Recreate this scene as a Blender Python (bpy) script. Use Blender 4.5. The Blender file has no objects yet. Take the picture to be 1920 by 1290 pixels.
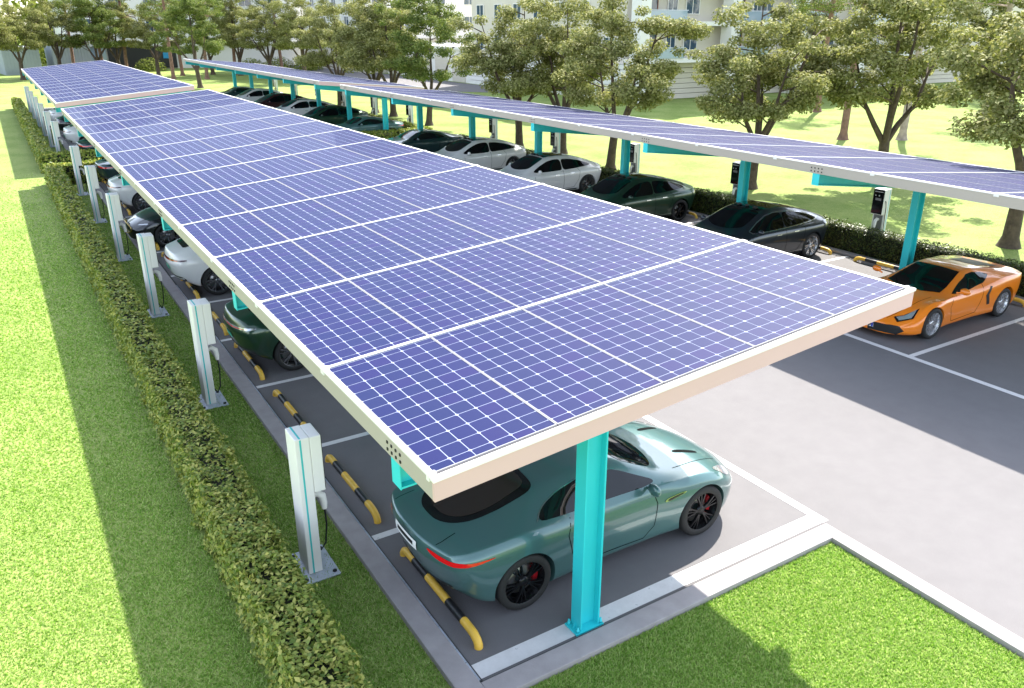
import bpy, bmesh, math, random
import numpy as np
from mathutils import Vector, Matrix, Euler
from mathutils.bvhtree import BVHTree
from mathutils.geometry import delaunay_2d_cdt

random.seed(7)
RNG = np.random.default_rng(11)
scene = bpy.context.scene
COL = scene.collection
R = math.radians

# ------------------------------------------------------------------ camera, sky, sun, exposure
cam_d = bpy.data.cameras.new('camera')
cam_d.sensor_fit = 'HORIZONTAL'; cam_d.sensor_width = 36.0
cam_d.lens = 1506.0 / 1920.0 * 36.0
cam_d.clip_start = 0.1; cam_d.clip_end = 2000.0
cam = bpy.data.objects.new('camera', cam_d); COL.objects.link(cam)
cam.location = (0, 0, 6.0)
cam.rotation_euler = (R(90 - 21.7226), 0, R(-31.7965))
scene.camera = cam

SUN_V = Vector((0.74, 0.48, 1.0)).normalized()          # towards the sun
SUN_EL = math.asin(SUN_V.z); SUN_AZ = math.atan2(SUN_V.x, SUN_V.y)
world = bpy.data.worlds.new('World'); scene.world = world; world.use_nodes = True
wn = world.node_tree; wn.nodes.clear()
sky = wn.nodes.new('ShaderNodeTexSky'); sky.sky_type = 'NISHITA'; sky.sun_disc = False
sky.sun_elevation = SUN_EL; sky.sun_rotation = SUN_AZ
sky.air_density = 1.0; sky.dust_density = 1.0; sky.ozone_density = 1.0
bg = wn.nodes.new('ShaderNodeBackground'); bg.inputs['Strength'].default_value = 0.15
wo = wn.nodes.new('ShaderNodeOutputWorld')
hz = wn.nodes.new('ShaderNodeHueSaturation'); hz.inputs['Saturation'].default_value = 0.58
wn.links.new(sky.outputs[0], hz.inputs['Color']); wn.links.new(hz.outputs['Color'], bg.inputs[0]); wn.links.new(bg.outputs[0], wo.inputs[0])

sun_d = bpy.data.lights.new('sun', 'SUN'); sun_d.energy = 3.6; sun_d.angle = R(0.6)
sun_d.color = (1.0, 0.95, 0.86)
sun = bpy.data.objects.new('sun', sun_d); COL.objects.link(sun)
sun.rotation_euler = (-SUN_V).to_track_quat('-Z', 'Y').to_euler()
sun.location = (30, 20, 60)

vs = scene.view_settings
vs.view_transform = 'Standard'; vs.look = 'None'; vs.exposure = 1.93; vs.gamma = 1.0
vs.use_curve_mapping = False
try:
    scene.cycles.max_bounces = 8; scene.cycles.transparent_max_bounces = 8
except Exception:
    pass

# ------------------------------------------------------------------ materials
MATS = {}
def newmat(name):
    m = bpy.data.materials.new(name); m.use_nodes = True
    nt = m.node_tree
    return m, nt, nt.nodes['Principled BSDF']

def setin(b, key, v):
    if key in b.inputs: b.inputs[key].default_value = v

def mat(name, col, rough=0.5, metal=0.0, spec=0.5, coat=0.0, var=0.0, scale=6.0, bump=0.0, bscale=40.0, coatrough=0.03, detail=4.0):
    if name in MATS: return MATS[name]
    m, nt, b = newmat(name)
    c = tuple(col) + (1.0,)
    b.inputs['Base Color'].default_value = c
    b.inputs['Roughness'].default_value = rough
    b.inputs['Metallic'].default_value = metal
    setin(b, 'Specular IOR Level', spec)
    setin(b, 'Coat Weight', coat); setin(b, 'Coat Roughness', coatrough)
    if var > 0 or bump > 0:
        tc = nt.nodes.new('ShaderNodeTexCoord')
    if var > 0:
        nz = nt.nodes.new('ShaderNodeTexNoise'); nz.inputs['Scale'].default_value = scale; nz.inputs['Detail'].default_value = detail
        nt.links.new(tc.outputs['Object'], nz.inputs['Vector'])
        rp = nt.nodes.new('ShaderNodeValToRGB')
        rp.color_ramp.elements[0].position = 0.3; rp.color_ramp.elements[1].position = 0.7
        rp.color_ramp.elements[0].color = tuple(max(0, x * (1 - var)) for x in col) + (1,)
        rp.color_ramp.elements[1].color = tuple(min(1, x * (1 + var)) for x in col) + (1,)
        nt.links.new(nz.outputs['Fac'], rp.inputs['Fac']); nt.links.new(rp.outputs['Color'], b.inputs['Base Color'])
    if bump > 0:
        n2 = nt.nodes.new('ShaderNodeTexNoise'); n2.inputs['Scale'].default_value = bscale; n2.inputs['Detail'].default_value = 6.0
        nt.links.new(tc.outputs['Object'], n2.inputs['Vector'])
        bp = nt.nodes.new('ShaderNodeBump'); bp.inputs['Strength'].default_value = bump; bp.inputs['Distance'].default_value = 0.02
        nt.links.new(n2.outputs['Fac'], bp.inputs['Height']); nt.links.new(bp.outputs['Normal'], b.inputs['Normal'])
    MATS[name] = m
    return m

def leaf_mat(name, c1, c2, c3, transl=0.25, rough=0.45, spec=0.4):
    m, nt, b = newmat(name)
    geo = nt.nodes.new('ShaderNodeNewGeometry')
    rp = nt.nodes.new('ShaderNodeValToRGB')
    e = rp.color_ramp.elements
    e[0].position = 0.0; e[0].color = c1 + (1,)
    e[1].position = 1.0; e[1].color = c3 + (1,)
    k = e.new(0.5); k.color = c2 + (1,)
    nt.links.new(geo.outputs['Random Per Island'], rp.inputs['Fac'])
    nt.links.new(rp.outputs['Color'], b.inputs['Base Color'])
    b.inputs['Roughness'].default_value = rough; setin(b, 'Specular IOR Level', spec)
    tr = nt.nodes.new('ShaderNodeBsdfTranslucent')
    hs = nt.nodes.new('ShaderNodeHueSaturation'); hs.inputs['Saturation'].default_value = 1.15; hs.inputs['Value'].default_value = 1.15
    nt.links.new(rp.outputs['Color'], hs.inputs['Color']); nt.links.new(hs.outputs['Color'], tr.inputs['Color'])
    mx = nt.nodes.new('ShaderNodeMixShader'); mx.inputs['Fac'].default_value = transl
    out = nt.nodes['Material Output']
    nt.links.new(b.outputs[0], mx.inputs[1]); nt.links.new(tr.outputs[0], mx.inputs[2]); nt.links.new(mx.outputs[0], out.inputs['Surface'])
    MATS[name] = m
    return m

# pavement: light asphalt with aggregate speckle, faint patches and a few darker stains
def pavement_mat():
    m, nt, b = newmat('asphalt')
    tc = nt.nodes.new('ShaderNodeTexCoord')
    def noise(s, d=5.0, r=0.6):
        n = nt.nodes.new('ShaderNodeTexNoise'); n.inputs['Scale'].default_value = s; n.inputs['Detail'].default_value = d; n.inputs['Roughness'].default_value = r
        nt.links.new(tc.outputs['Object'], n.inputs['Vector']); return n
    big = noise(0.35); mid = noise(3.0); fine = noise(160.0, 2.0)
    a = nt.nodes.new('ShaderNodeMath'); a.operation = 'MULTIPLY_ADD'; a.inputs[1].default_value = 0.5
    nt.links.new(big.outputs['Fac'], a.inputs[0]); nt.links.new(mid.outputs['Fac'], a.inputs[2])
    rp = nt.nodes.new('ShaderNodeValToRGB')
    rp.color_ramp.elements[0].position = 0.5; rp.color_ramp.elements[0].color = (0.150, 0.143, 0.146, 1)
    rp.color_ramp.elements[1].position = 1.0; rp.color_ramp.elements[1].color = (0.168, 0.160, 0.163, 1)
    nt.links.new(a.outputs[0], rp.inputs['Fac'])
    rp2 = nt.nodes.new('ShaderNodeValToRGB')
    rp2.color_ramp.elements[0].position = 0.3; rp2.color_ramp.elements[0].color = (0.8, 0.8, 0.8, 1)
    rp2.color_ramp.elements[1].position = 0.7; rp2.color_ramp.elements[1].color = (1.15, 1.15, 1.15, 1)
    nt.links.new(fine.outputs['Fac'], rp2.inputs['Fac'])
    mx = nt.nodes.new('ShaderNodeMixRGB'); mx.blend_type = 'MULTIPLY'; mx.inputs['Fac'].default_value = 1.0
    nt.links.new(rp.outputs['Color'], mx.inputs[1]); nt.links.new(rp2.outputs['Color'], mx.inputs[2])
    nt.links.new(mx.outputs[0], b.inputs['Base Color'])
    b.inputs['Roughness'].default_value = 0.85; setin(b, 'Specular IOR Level', 0.25)
    bp = nt.nodes.new('ShaderNodeBump'); bp.inputs['Strength'].default_value = 0.25; bp.inputs['Distance'].default_value = 0.004
    nt.links.new(fine.outputs['Fac'], bp.inputs['Height']); nt.links.new(bp.outputs['Normal'], b.inputs['Normal'])
    MATS['asphalt'] = m
    return m

def paintline_mat():
    m, nt, b = newmat('line_paint')
    tc = nt.nodes.new('ShaderNodeTexCoord')
    n = nt.nodes.new('ShaderNodeTexNoise'); n.inputs['Scale'].default_value = 9.0; n.inputs['Detail'].default_value = 8.0; n.inputs['Roughness'].default_value = 0.7
    nt.links.new(tc.outputs['Object'], n.inputs['Vector'])
    rp = nt.nodes.new('ShaderNodeValToRGB'); e = rp.color_ramp.elements
    e[0].position = 0.30; e[0].color = (0.30, 0.29, 0.29, 1); e[1].position = 0.37; e[1].color = (0.70, 0.68, 0.67, 1)
    k = e.new(0.75); k.color = (0.60, 0.58, 0.57, 1)
    nt.links.new(n.outputs['Fac'], rp.inputs['Fac']); nt.links.new(rp.outputs['Color'], b.inputs['Base Color'])
    b.inputs['Roughness'].default_value = 0.7
    MATS['line'] = m
    return m

def lawn_mat():
    m, nt, b = newmat('lawn')
    tc = nt.nodes.new('ShaderNodeTexCoord')
    def noise(s, d=6.0):
        n = nt.nodes.new('ShaderNodeTexNoise'); n.inputs['Scale'].default_value = s; n.inputs['Detail'].default_value = d
        nt.links.new(tc.outputs['Object'], n.inputs['Vector']); return n
    n1 = noise(0.5); n2 = noise(26.0, 4.0); n3 = noise(5.0)
    a = nt.nodes.new('ShaderNodeMath'); a.operation = 'MULTIPLY_ADD'; a.inputs[1].default_value = 0.6
    nt.links.new(n1.outputs['Fac'], a.inputs[0]); nt.links.new(n2.outputs['Fac'], a.inputs[2])
    a2 = nt.nodes.new('ShaderNodeMath'); a2.operation = 'MULTIPLY_ADD'; a2.inputs[1].default_value = 0.4
    nt.links.new(n3.outputs['Fac'], a2.inputs[0]); nt.links.new(a.outputs[0], a2.inputs[2])
    rp = nt.nodes.new('ShaderNodeValToRGB'); e = rp.color_ramp.elements
    e[0].position = 0.65; e[0].color = (0.11, 0.19, 0.026, 1)
    e[1].position = 1.3; e[1].color = (0.245, 0.30, 0.090, 1)
    k = e.new(0.98); k.color = (0.18, 0.25, 0.058, 1)
    nt.links.new(a2.outputs[0], rp.inputs['Fac']); nt.links.new(rp.outputs['Color'], b.inputs['Base Color'])
    b.inputs['Roughness'].default_value = 0.9; setin(b, 'Specular IOR Level', 0.15)
    bp = nt.nodes.new('ShaderNodeBump'); bp.inputs['Strength'].default_value = 0.7; bp.inputs['Distance'].default_value = 0.03
    nt.links.new(n2.outputs['Fac'], bp.inputs['Height']); nt.links.new(bp.outputs['Normal'], b.inputs['Normal'])
    MATS['lawn'] = m
    return m

def cell_mat():
    m, nt, b = newmat('solar_cell')
    geo = nt.nodes.new('ShaderNodeNewGeometry')
    oi = nt.nodes.new('ShaderNodeObjectInfo')
    ad = nt.nodes.new('ShaderNodeMath'); ad.operation = 'ADD'
    fr = nt.nodes.new('ShaderNodeMath'); fr.operation = 'FRACT'
    nt.links.new(geo.outputs['Random Per Island'], ad.inputs[0]); nt.links.new(oi.outputs['Random'], ad.inputs[1]); nt.links.new(ad.outputs[0], fr.inputs[0])
    rp = nt.nodes.new('ShaderNodeValToRGB'); e = rp.color_ramp.elements
    e[0].position = 0.0; e[0].color = (0.0020, 0.0060, 0.070, 1)
    e[1].position = 1.0; e[1].color = (0.0055, 0.0055, 0.074, 1)
    k = e.new(0.5); k.color = (0.0020, 0.0085, 0.066, 1)
    nt.links.new(fr.outputs[0], rp.inputs['Fac']); nt.links.new(rp.outputs['Color'], b.inputs['Base Color'])
    b.inputs['Roughness'].default_value = 0.6; setin(b, 'Specular IOR Level', 0.1)
    setin(b, 'Coat Weight', 0.085); setin(b, 'Coat Roughness', 0.03); setin(b, 'Coat IOR', 1.5)
    MATS['cell'] = m
    return m

def car_paint(name, col, metal=0.35, rough=0.32):
    m, nt, b = newmat(name)
    b.inputs['Base Color'].default_value = tuple(col) + (1,)
    b.inputs['Metallic'].default_value = metal; b.inputs['Roughness'].default_value = rough
    setin(b, 'Coat Weight', 1.0); setin(b, 'Coat Roughness', 0.03)
    MATS[name] = m
    return m

pavement_mat(); paintline_mat(); lawn_mat(); cell_mat()
mat('concrete', (0.33, 0.30, 0.30), 0.85, var=0.10, scale=5, bump=0.15, bscale=60)
mat('groove', (0.05, 0.05, 0.055), 0.8)
mat('white_paint', (0.80, 0.78, 0.75), 0.5, spec=0.3, var=0.03, scale=1.5)
mat('fascia_tan_shade', (0.43, 0.385, 0.335), 0.6, spec=0.2, var=0.03, scale=0.8)  # white edge fascia, its shade and lawn bounce put into the tan base
mat('fascia_pink_shade', (0.64, 0.440, 0.410), 0.6, spec=0.2, var=0.03, scale=0.8)  # end fascia, pinkish tint of the shaded white painted into the colour
mat('alu', (0.30, 0.30, 0.31), 0.6, spec=0.2)
mat('backsheet', (0.34, 0.38, 0.50), 0.7, spec=0.1, coat=0.085, coatrough=0.03)
mat('teal_steel', (0.03, 0.60, 0.64), 0.42, var=0.05, scale=1.2)
mat('galv', (0.52, 0.55, 0.64), 0.5, metal=0.2, var=0.12, scale=9)
mat('rail_grey', (0.46, 0.47, 0.49), 0.6, spec=0.2)
mat('bolt_dark', (0.03, 0.03, 0.035), 0.5, metal=0.6)
mat('stripe_teal', (0.05, 0.50, 0.50), 0.4)
mat('black_gloss', (0.006, 0.006, 0.007), 0.12, spec=0.5)
mat('black_plastic', (0.015, 0.015, 0.016), 0.5)
mat('rubber', (0.016, 0.0155, 0.015), 0.75, bump=0.1, bscale=90)
mat('screen_print', (0.45, 0.46, 0.48), 0.4)
mat('grey_metal', (0.20, 0.20, 0.21), 0.4, metal=0.3)
mat('yellow_paint', (0.80, 0.48, 0.06), 0.45, var=0.10, scale=7)
mat('black_band', (0.012, 0.012, 0.014), 0.4)
mat('glass_dark', (0.005, 0.006, 0.007), 0.02, spec=0.5)
mat('glass_black', (0.003, 0.003, 0.004), 0.03, spec=0.4)
mat('glass_brown', (0.030, 0.022, 0.019), 0.08, spec=0.5)
mat('chrome', (0.55, 0.55, 0.56), 0.18, metal=1.0)
mat('rim_black', (0.018, 0.018, 0.02), 0.25, metal=0.6)
mat('rim_silver', (0.62, 0.62, 0.64), 0.25, metal=0.8)
mat('rim_grey', (0.22, 0.22, 0.23), 0.25, metal=0.8)
mat('disc', (0.35, 0.34, 0.33), 0.35, metal=0.9)
mat('caliper_red', (0.34, 0.008, 0.014), 0.3)
mat('caliper_grey', (0.12, 0.12, 0.12), 0.4)
mat('tail_red', (0.72, 0.006, 0.012), 0.12, coat=1.0)
mat('tail_dark', (0.06, 0.004, 0.006), 0.1, coat=1.0)
mat('lamp_clear', (0.55, 0.57, 0.60), 0.08, metal=0.6, coat=1.0)
mat('plate_white', (0.78, 0.78, 0.76), 0.45)
mat('plate_green', (0.05, 0.42, 0.26), 0.45)
mat('plate_blue', (0.01, 0.04, 0.35), 0.45)
mat('gold', (0.55, 0.40, 0.14), 0.25, metal=1.0)
mat('seam', (0.006, 0.007, 0.007), 0.9, spec=0.05)
mat('bark', (0.085, 0.060, 0.042), 0.9, var=0.35, scale=7, bump=0.9, bscale=22)
mat('bark_pine', (0.20, 0.115, 0.080), 0.9, var=0.3, scale=4, bump=0.8, bscale=14)
mat('bark_pale', (0.34, 0.27, 0.22), 0.9, var=0.3, scale=4, bump=0.7, bscale=14)
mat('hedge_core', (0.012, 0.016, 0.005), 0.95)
mat('wall_white', (0.76, 0.74, 0.70), 0.75, var=0.04, scale=0.4)
mat('wall_cream', (0.60, 0.55, 0.47), 0.8, var=0.05, scale=0.5)
mat('wall_grey', (0.30, 0.34, 0.38), 0.7, var=0.06, scale=0.6)
mat('window_glass', (0.05, 0.09, 0.14), 0.05, spec=0.7, coat=1.0)
mat('balcony_glass', (0.30, 0.38, 0.46), 0.08, spec=0.6, coat=0.6)
mat('green_glass', (0.05, 0.14, 0.07), 0.06, spec=0.6)
mat('frame_brown', (0.30, 0.13, 0.07), 0.6)
mat('dark_front', (0.02, 0.02, 0.022), 0.5)
mat('blue_sign', (0.03, 0.30, 0.55), 0.5)
leaf_mat('leaf_tree', (0.13, 0.155, 0.042), (0.245, 0.255, 0.085), (0.39, 0.38, 0.17), 0.3, 0.65, 0.15)
leaf_mat('leaf_tree_green', (0.075, 0.125, 0.026), (0.145, 0.190, 0.045), (0.250, 0.270, 0.085), 0.3, 0.65, 0.15)
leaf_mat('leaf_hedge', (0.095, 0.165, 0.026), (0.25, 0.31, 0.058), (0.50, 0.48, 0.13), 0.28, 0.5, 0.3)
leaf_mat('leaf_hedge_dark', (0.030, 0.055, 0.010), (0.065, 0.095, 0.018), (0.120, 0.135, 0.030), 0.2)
leaf_mat('leaf_far', (0.12, 0.16, 0.03), (0.20, 0.24, 0.05), (0.30, 0.32, 0.09), 0.3, 0.7, 0.1)
leaf_mat('grass_blade', (0.145, 0.29, 0.042), (0.31, 0.46, 0.115), (0.54, 0.62, 0.25), 0.42, rough=0.7, spec=0.1)

# ------------------------------------------------------------------ mesh helpers
class MB:
    def __init__(s): s.v = []; s.f = []; s.m = []; s.s = []
    def add(s, vs, fs, mi=0, smooth=False):
        o = len(s.v); s.v.extend([tuple(p) for p in vs])
        for f in fs:
            s.f.append(tuple(i + o for i in f)); s.m.append(mi); s.s.append(smooth)
    def box(s, x0, x1, y0, y1, z0, z1, mi=0):
        vs = [(x0,y0,z0),(x1,y0,z0),(x1,y1,z0),(x0,y1,z0),(x0,y0,z1),(x1,y0,z1),(x1,y1,z1),(x0,y1,z1)]
        s.add(vs, [(0,3,2,1),(4,5,6,7),(0,1,5,4),(1,2,6,5),(2,3,7,6),(3,0,4,7)], mi)
    def bbox(s, x0, x1, y0, y1, z0, z1, b=0.006, mi=0):       # box with bevelled edges
        bm = bmesh.new(); bmesh.ops.create_cube(bm, size=1.0)
        for v in bm.verts: v.co = Vector(((x0+x1)/2 + v.co.x*(x1-x0), (y0+y1)/2 + v.co.y*(y1-y0), (z0+z1)/2 + v.co.z*(z1-z0)))
        bmesh.ops.bevel(bm, geom=bm.edges[:], offset=b, segments=2, affect='EDGES', profile=0.6)
        s.bm(bm, mi)
    def bm(s, bm, mi=0, smooth=False):
        bm.verts.ensure_lookup_table()
        s.add([v.co[:] for v in bm.verts], [[v.index for v in f.verts] for f in bm.faces], mi, smooth); bm.free()
    def quad(s, a, b, c, d, mi=0): s.add([a,b,c,d], [(0,1,2,3)], mi)
    def tube(s, pts, r, n=10, mi=0, caps=True):
        pts = [Vector(p) for p in pts]; rs = r if isinstance(r, (list, tuple)) else [r]*len(pts)
        rings = []; up = None
        for i, p in enumerate(pts):
            t = (pts[min(i+1, len(pts)-1)] - pts[max(i-1, 0)]).normalized()
            if up is None:
                up = Vector((0,0,1)) if abs(t.z) < 0.9 else Vector((1,0,0))
            a = t.cross(up)
            if a.length < 1e-5: a = t.orthogonal()
            a.normalize(); b = a.cross(t).normalized(); up = b
            rings.append([p + (a*math.cos(2*math.pi*k/n) + b*math.sin(2*math.pi*k/n))*rs[i] for k in range(n)])
        vs = [q[:] for rg in rings for q in rg]; fs = []
        for i in range(len(pts)-1):
            for k in range(n):
                fs.append((i*n+k, i*n+(k+1)%n, (i+1)*n+(k+1)%n, (i+1)*n+k))
        s.add(vs, fs, mi, True)
        if caps:
            s.add([q[:] for q in rings[0]], [tuple(range(n))], mi); s.add([q[:] for q in rings[-1]], [tuple(reversed(range(n)))], mi)
    def lathe_y(s, prof, n=36, mi=0, c=(0,0,0)):              # profile (radius, y) turned about the Y axis
        vs = []; m = len(prof)
        for k in range(n):
            a = 2*math.pi*k/n
            for r, y in prof: vs.append((c[0]+r*math.cos(a), c[1]+y, c[2]+r*math.sin(a)))
        fs = []
        for k in range(n):
            for j in range(m-1):
                fs.append((k*m+j, ((k+1)%n)*m+j, ((k+1)%n)*m+j+1, k*m+j+1))
        s.add(vs, fs, mi, True)
    def mesh(s, name, mats, fixn=True):
        me = bpy.data.meshes.new(name); me.from_pydata(s.v, [], s.f)
        for mm in mats: me.materials.append(MATS[mm] if isinstance(mm, str) else mm)
        me.polygons.foreach_set('material_index', s.m); me.polygons.foreach_set('use_smooth', s.s)
        if fixn:
            bm = bmesh.new(); bm.from_mesh(me); bmesh.ops.recalc_face_normals(bm, faces=bm.faces[:]); bm.to_mesh(me); bm.free()
        me.update(); return me

def link(name, data, parent=None, loc=(0,0,0), rot=(0,0,0), scale=None):
    o = bpy.data.objects.new(name, data); COL.objects.link(o)
    o.location = loc; o.rotation_euler = rot
    if scale is not None: o.scale = scale
    if parent is not None: o.parent = parent
    return o
def obj(name, mb, mats, parent=None, loc=(0,0,0), rot=(0,0,0), fixn=True):
    if isinstance(mats, str): mats = [mats]
    return link(name, mb.mesh(name, mats, fixn), parent, loc, rot)
def thing(name, label, cat, loc=(0,0,0), rz=0.0, group=None):
    o = link(name, None, None, loc, (0,0,rz)); o.empty_display_size = 0.2
    return tag(o, label, cat, group)
def tag(o, label, cat, group=None):
    o['label'] = label; o['category'] = cat
    if group: o['group'] = group
    return o
def struct(name, mb, mats):
    o = obj(name, mb, mats); o['kind'] = 'structure'; return o
def np_mesh(name, verts, tris, matname):
    me = bpy.data.meshes.new(name)
    nv, nf, k = len(verts), len(tris), tris.shape[1]
    me.vertices.add(nv); me.vertices.foreach_set('co', verts.astype(np.float32).ravel())
    me.loops.add(nf*k); me.loops.foreach_set('vertex_index', tris.astype(np.int32).ravel())
    me.polygons.add(nf); me.polygons.foreach_set('loop_start', np.arange(0, nf*k, k, dtype=np.int32))
    me.polygons.foreach_set('loop_total', np.full(nf, k, dtype=np.int32)) if False else None
    me.materials.append(MATS[matname]); me.update(calc_edges=True)
    return me
ORD = ['first','second','third','fourth','fifth','sixth','seventh','eighth','ninth','tenth','eleventh','twelfth','thirteenth','fourteenth']

# ------------------------------------------------------------------ layout (metres; +Y runs along the rows, +X across the lane)
BP = 2.645                       # bay pitch
Y0 = 5.45                        # first bay line
KX, LX, RX, KR = 2.95, 8.10, 14.10, 19.30   # left kerb, left lane line, right lane line, right kerb
BLK1_END = Y0 + 12*BP            # 37.19
BLK2 = 41.5                      # second block starts

# ---- ground
g = MB(); g.quad((-300,-80,0), (400,-80,0), (400,500,0), (-300,500,0)); struct('lawn', g, ['lawn'])
p = MB()
p.box(LX-0.05, RX+0.05, -30, 130, -0.2, 0.012)             # lane
p.box(KX, LX-0.05, Y0-0.12, BLK1_END, -0.2, 0.012)         # left bays
p.box(KX, LX-0.05, BLK2, BLK2+12*BP, -0.2, 0.012)
p.box(RX+0.05, KR, -30, BLK1_END, -0.2, 0.012)
p.box(RX+0.05, KR, BLK2, BLK2+12*BP, -0.2, 0.012)
struct('parking_pavement', p, ['asphalt'])
rd = MB()
pts = [(36.5,72),(41.5,66.5),(43.9,66.5),(43.9,135),(34,135),(35.5,95)]
rd.add([(x,y,0.015) for x,y in pts], [tuple(range(len(pts)))]); struct('service_road', rd, ['asphalt'])

LZ = 0.016
ln = MB()
def line(x0,x1,y0,y1): ln.quad((x0,y0,LZ),(x1,y0,LZ),(x1,y1,LZ),(x0,y1,LZ))
W = 0.11
for (ya, yb, st) in ((Y0, BLK1_END, 0), (BLK2, BLK2+12*BP, 1)):
    line(LX-0.08, LX+0.05, ya-0.10 if st == 0 else ya, yb)
    n = 12
    for k in range(n+1):
        yy = ya + k*BP
        if k == 0 and st == 0: line(KX+0.02, LX-0.08, yy-0.09, yy+0.12)
        else: line(KX+0.02, LX-0.08, yy-W/2, yy+W/2)
for (ya, ks) in ((Y0, range(-4, 13)), (BLK2, range(0, 13))):
    line(RX-0.06, RX+0.07, ya-4*BP if ya == Y0 else ya, ya+12*BP)
    for k in ks:
        yy = ya + k*BP + 0.06; line(RX+0.07, KR-0.02, yy-W/2, yy+W/2)
struct('parking_lines', ln, ['line'])

kb = MB()
KH = 0.07
def kerb(x0,x1,y0,y1): kb.bbox(x0,x1,y0,y1,-0.15,KH,0.012)
kerb(KX-0.28, KX-0.035, Y0-0.42, BLK1_END+0.3)
kerb(KX-0.035, LX-0.10, Y0-0.42, Y0-0.17)
kerb(LX-0.30, LX-0.10, -30, Y0-0.42)
kerb(KX-0.035, LX-0.06, BLK1_END+0.05, BLK1_END+0.3)
kerb(KX-0.28, KX-0.035, BLK2-0.3, BLK2+12*BP)
kerb(KX-0.035, LX-0.06, BLK2-0.3, BLK2-0.05)
kerb(KR+0.035, KR+0.28, -30, BLK1_END+0.3)
kerb(KR+0.035, KR+0.28, BLK2-0.3, BLK2+12*BP)
kerb(RX+0.06, KR+0.035, BLK1_END+0.05, BLK1_END+0.3)
kerb(RX+0.06, KR+0.035, BLK2-0.3, BLK2-0.05)
struct('kerb', kb, ['concrete'])
gr = MB()
gr.box(KX-0.034, KX+0.02, Y0-0.17, BLK1_END, -0.1, 0.017)
gr.box(KX-0.034, LX-0.12, Y0-0.169, Y0-0.12, -0.1, 0.017)
gr.box(KR-0.02, KR+0.034, -30, BLK1_END, -0.1, 0.017)
struct('drain_groove', gr, ['groove'])
dl = MB()
yy = Y0-0.1
while yy < 20:
    L = 0.16 + random.random()*0.35
    dl.box(KX-0.022, KX+0.004, yy, yy+L, 0.0, 0.022); yy += L + 0.008
struct('drain_channel', dl, ['galv'])

# ------------------------------------------------------------------ solar carports
SL = math.atan(0.0898)
COLW, ROWP = 1.137, 2.358
PX, PY = 1.134, 2.318            # panel size
CH = MB()
def panel_mesh():
    b = MB(); hx, hy, t = PX/2, PY/2, 0.038
    b.box(-hx+0.011, hx-0.011, -hy+0.011, hy-0.011, -0.006, 0.0, 1)
    for (x0,x1,y0,y1) in ((-hx,-hx+0.008,-hy,hy),(hx-0.008,hx,-hy,hy),(-hx+0.008,hx-0.008,-hy,-hy+0.008),(-hx+0.008,hx-0.008,hy-0.008,hy)):
        b.box(x0,x1,y0,y1,-t,0.006,0)
    return b.mesh('solar_panel', ['alu','backsheet'])
PANEL = panel_mesh()
CP = 0.1872; CPY = (PY-0.03)/12.0
def cell_poly(cx, cy, w, h, ch):
    a, b = w/2, h/2
    return [(cx-a+ch,cy-b),(cx+a-ch,cy-b),(cx+a,cy-b+ch),(cx+a,cy+b-ch),(cx+a-ch,cy+b),(cx-a+ch,cy+b),(cx-a,cy+b-ch),(cx-a,cy-b+ch)]
def half_poly(cx, cy, w, h, ch, low):
    a, b = w/2, h/2
    if low: return [(cx-a,cy-b),(cx+a,cy-b),(cx+a,cy+b-ch),(cx+a-ch,cy+b),(cx-a+ch,cy+b),(cx-a,cy+b-ch)]
    return [(cx-a+ch,cy-b),(cx+a-ch,cy-b),(cx+a,cy-b+ch),(cx+a,cy+b),(cx-a,cy+b),(cx-a,cy-b+ch)]
GAP = 0.0078
CELLS = []                       # (cx, cy, kind) in panel coordinates
for i in range(6):
    cx = (i-2.5)*CP
    CELLS.append((cx, -6*CPY + CPY*0.25, 'lo'))
    for j in range(11): CELLS.append((cx, -6*CPY + CPY*0.5 + (j+0.5)*CPY, 'full'))
    CELLS.append((cx, 6*CPY - CPY*0.25, 'hi'))
def cell_pts(cx, cy, kind):
    if kind == 'full': return cell_poly(cx, cy, CP-GAP, CPY-GAP, 0.013)
    return half_poly(cx, cy, CP-GAP, CPY*0.5-GAP, 0.013, kind == 'lo')
def one_cell_mesh(kind):
    b = MB(); ps = cell_pts(0, 0, kind); n = len(ps)
    b.add([(x,y,0.0) for x,y in ps] + [(x,y,0.0010) for x,y in ps], [tuple(range(n, 2*n))] + [(k,(k+1)%n,n+(k+1)%n,n+k) for k in range(n)])
    return b.mesh('solar_cell', ['cell'])
CELLM = {k: one_cell_mesh(k) for k in ('lo','full','hi')}

def ibeam(b, p0, p1, w, h, tf=0.018, tw=0.012, up=(0,0,1), mi=0):   # I section between two points; h along up, w across
    p0, p1 = Vector(p0), Vector(p1); t = (p1-p0).normalized(); u = Vector(up); u = (u - t*u.dot(t)).normalized(); s = t.cross(u)
    def bx(a0,a1,c0,c1):
        vs = []
        for q in (p0, p1):
            for (a,c) in ((a0,c0),(a1,c0),(a1,c1),(a0,c1)): vs.append((q + s*a + u*c)[:])
        b.add(vs, [(0,1,2,3),(7,6,5,4),(0,4,5,1),(1,5,6,2),(2,6,7,3),(3,7,4,0)], mi)
    bx(-w/2,w/2,h/2-tf,h/2); bx(-w/2,w/2,-h/2,-h/2+tf); bx(-tw/2,tw/2,-h/2+tf,h/2-tf)

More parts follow.
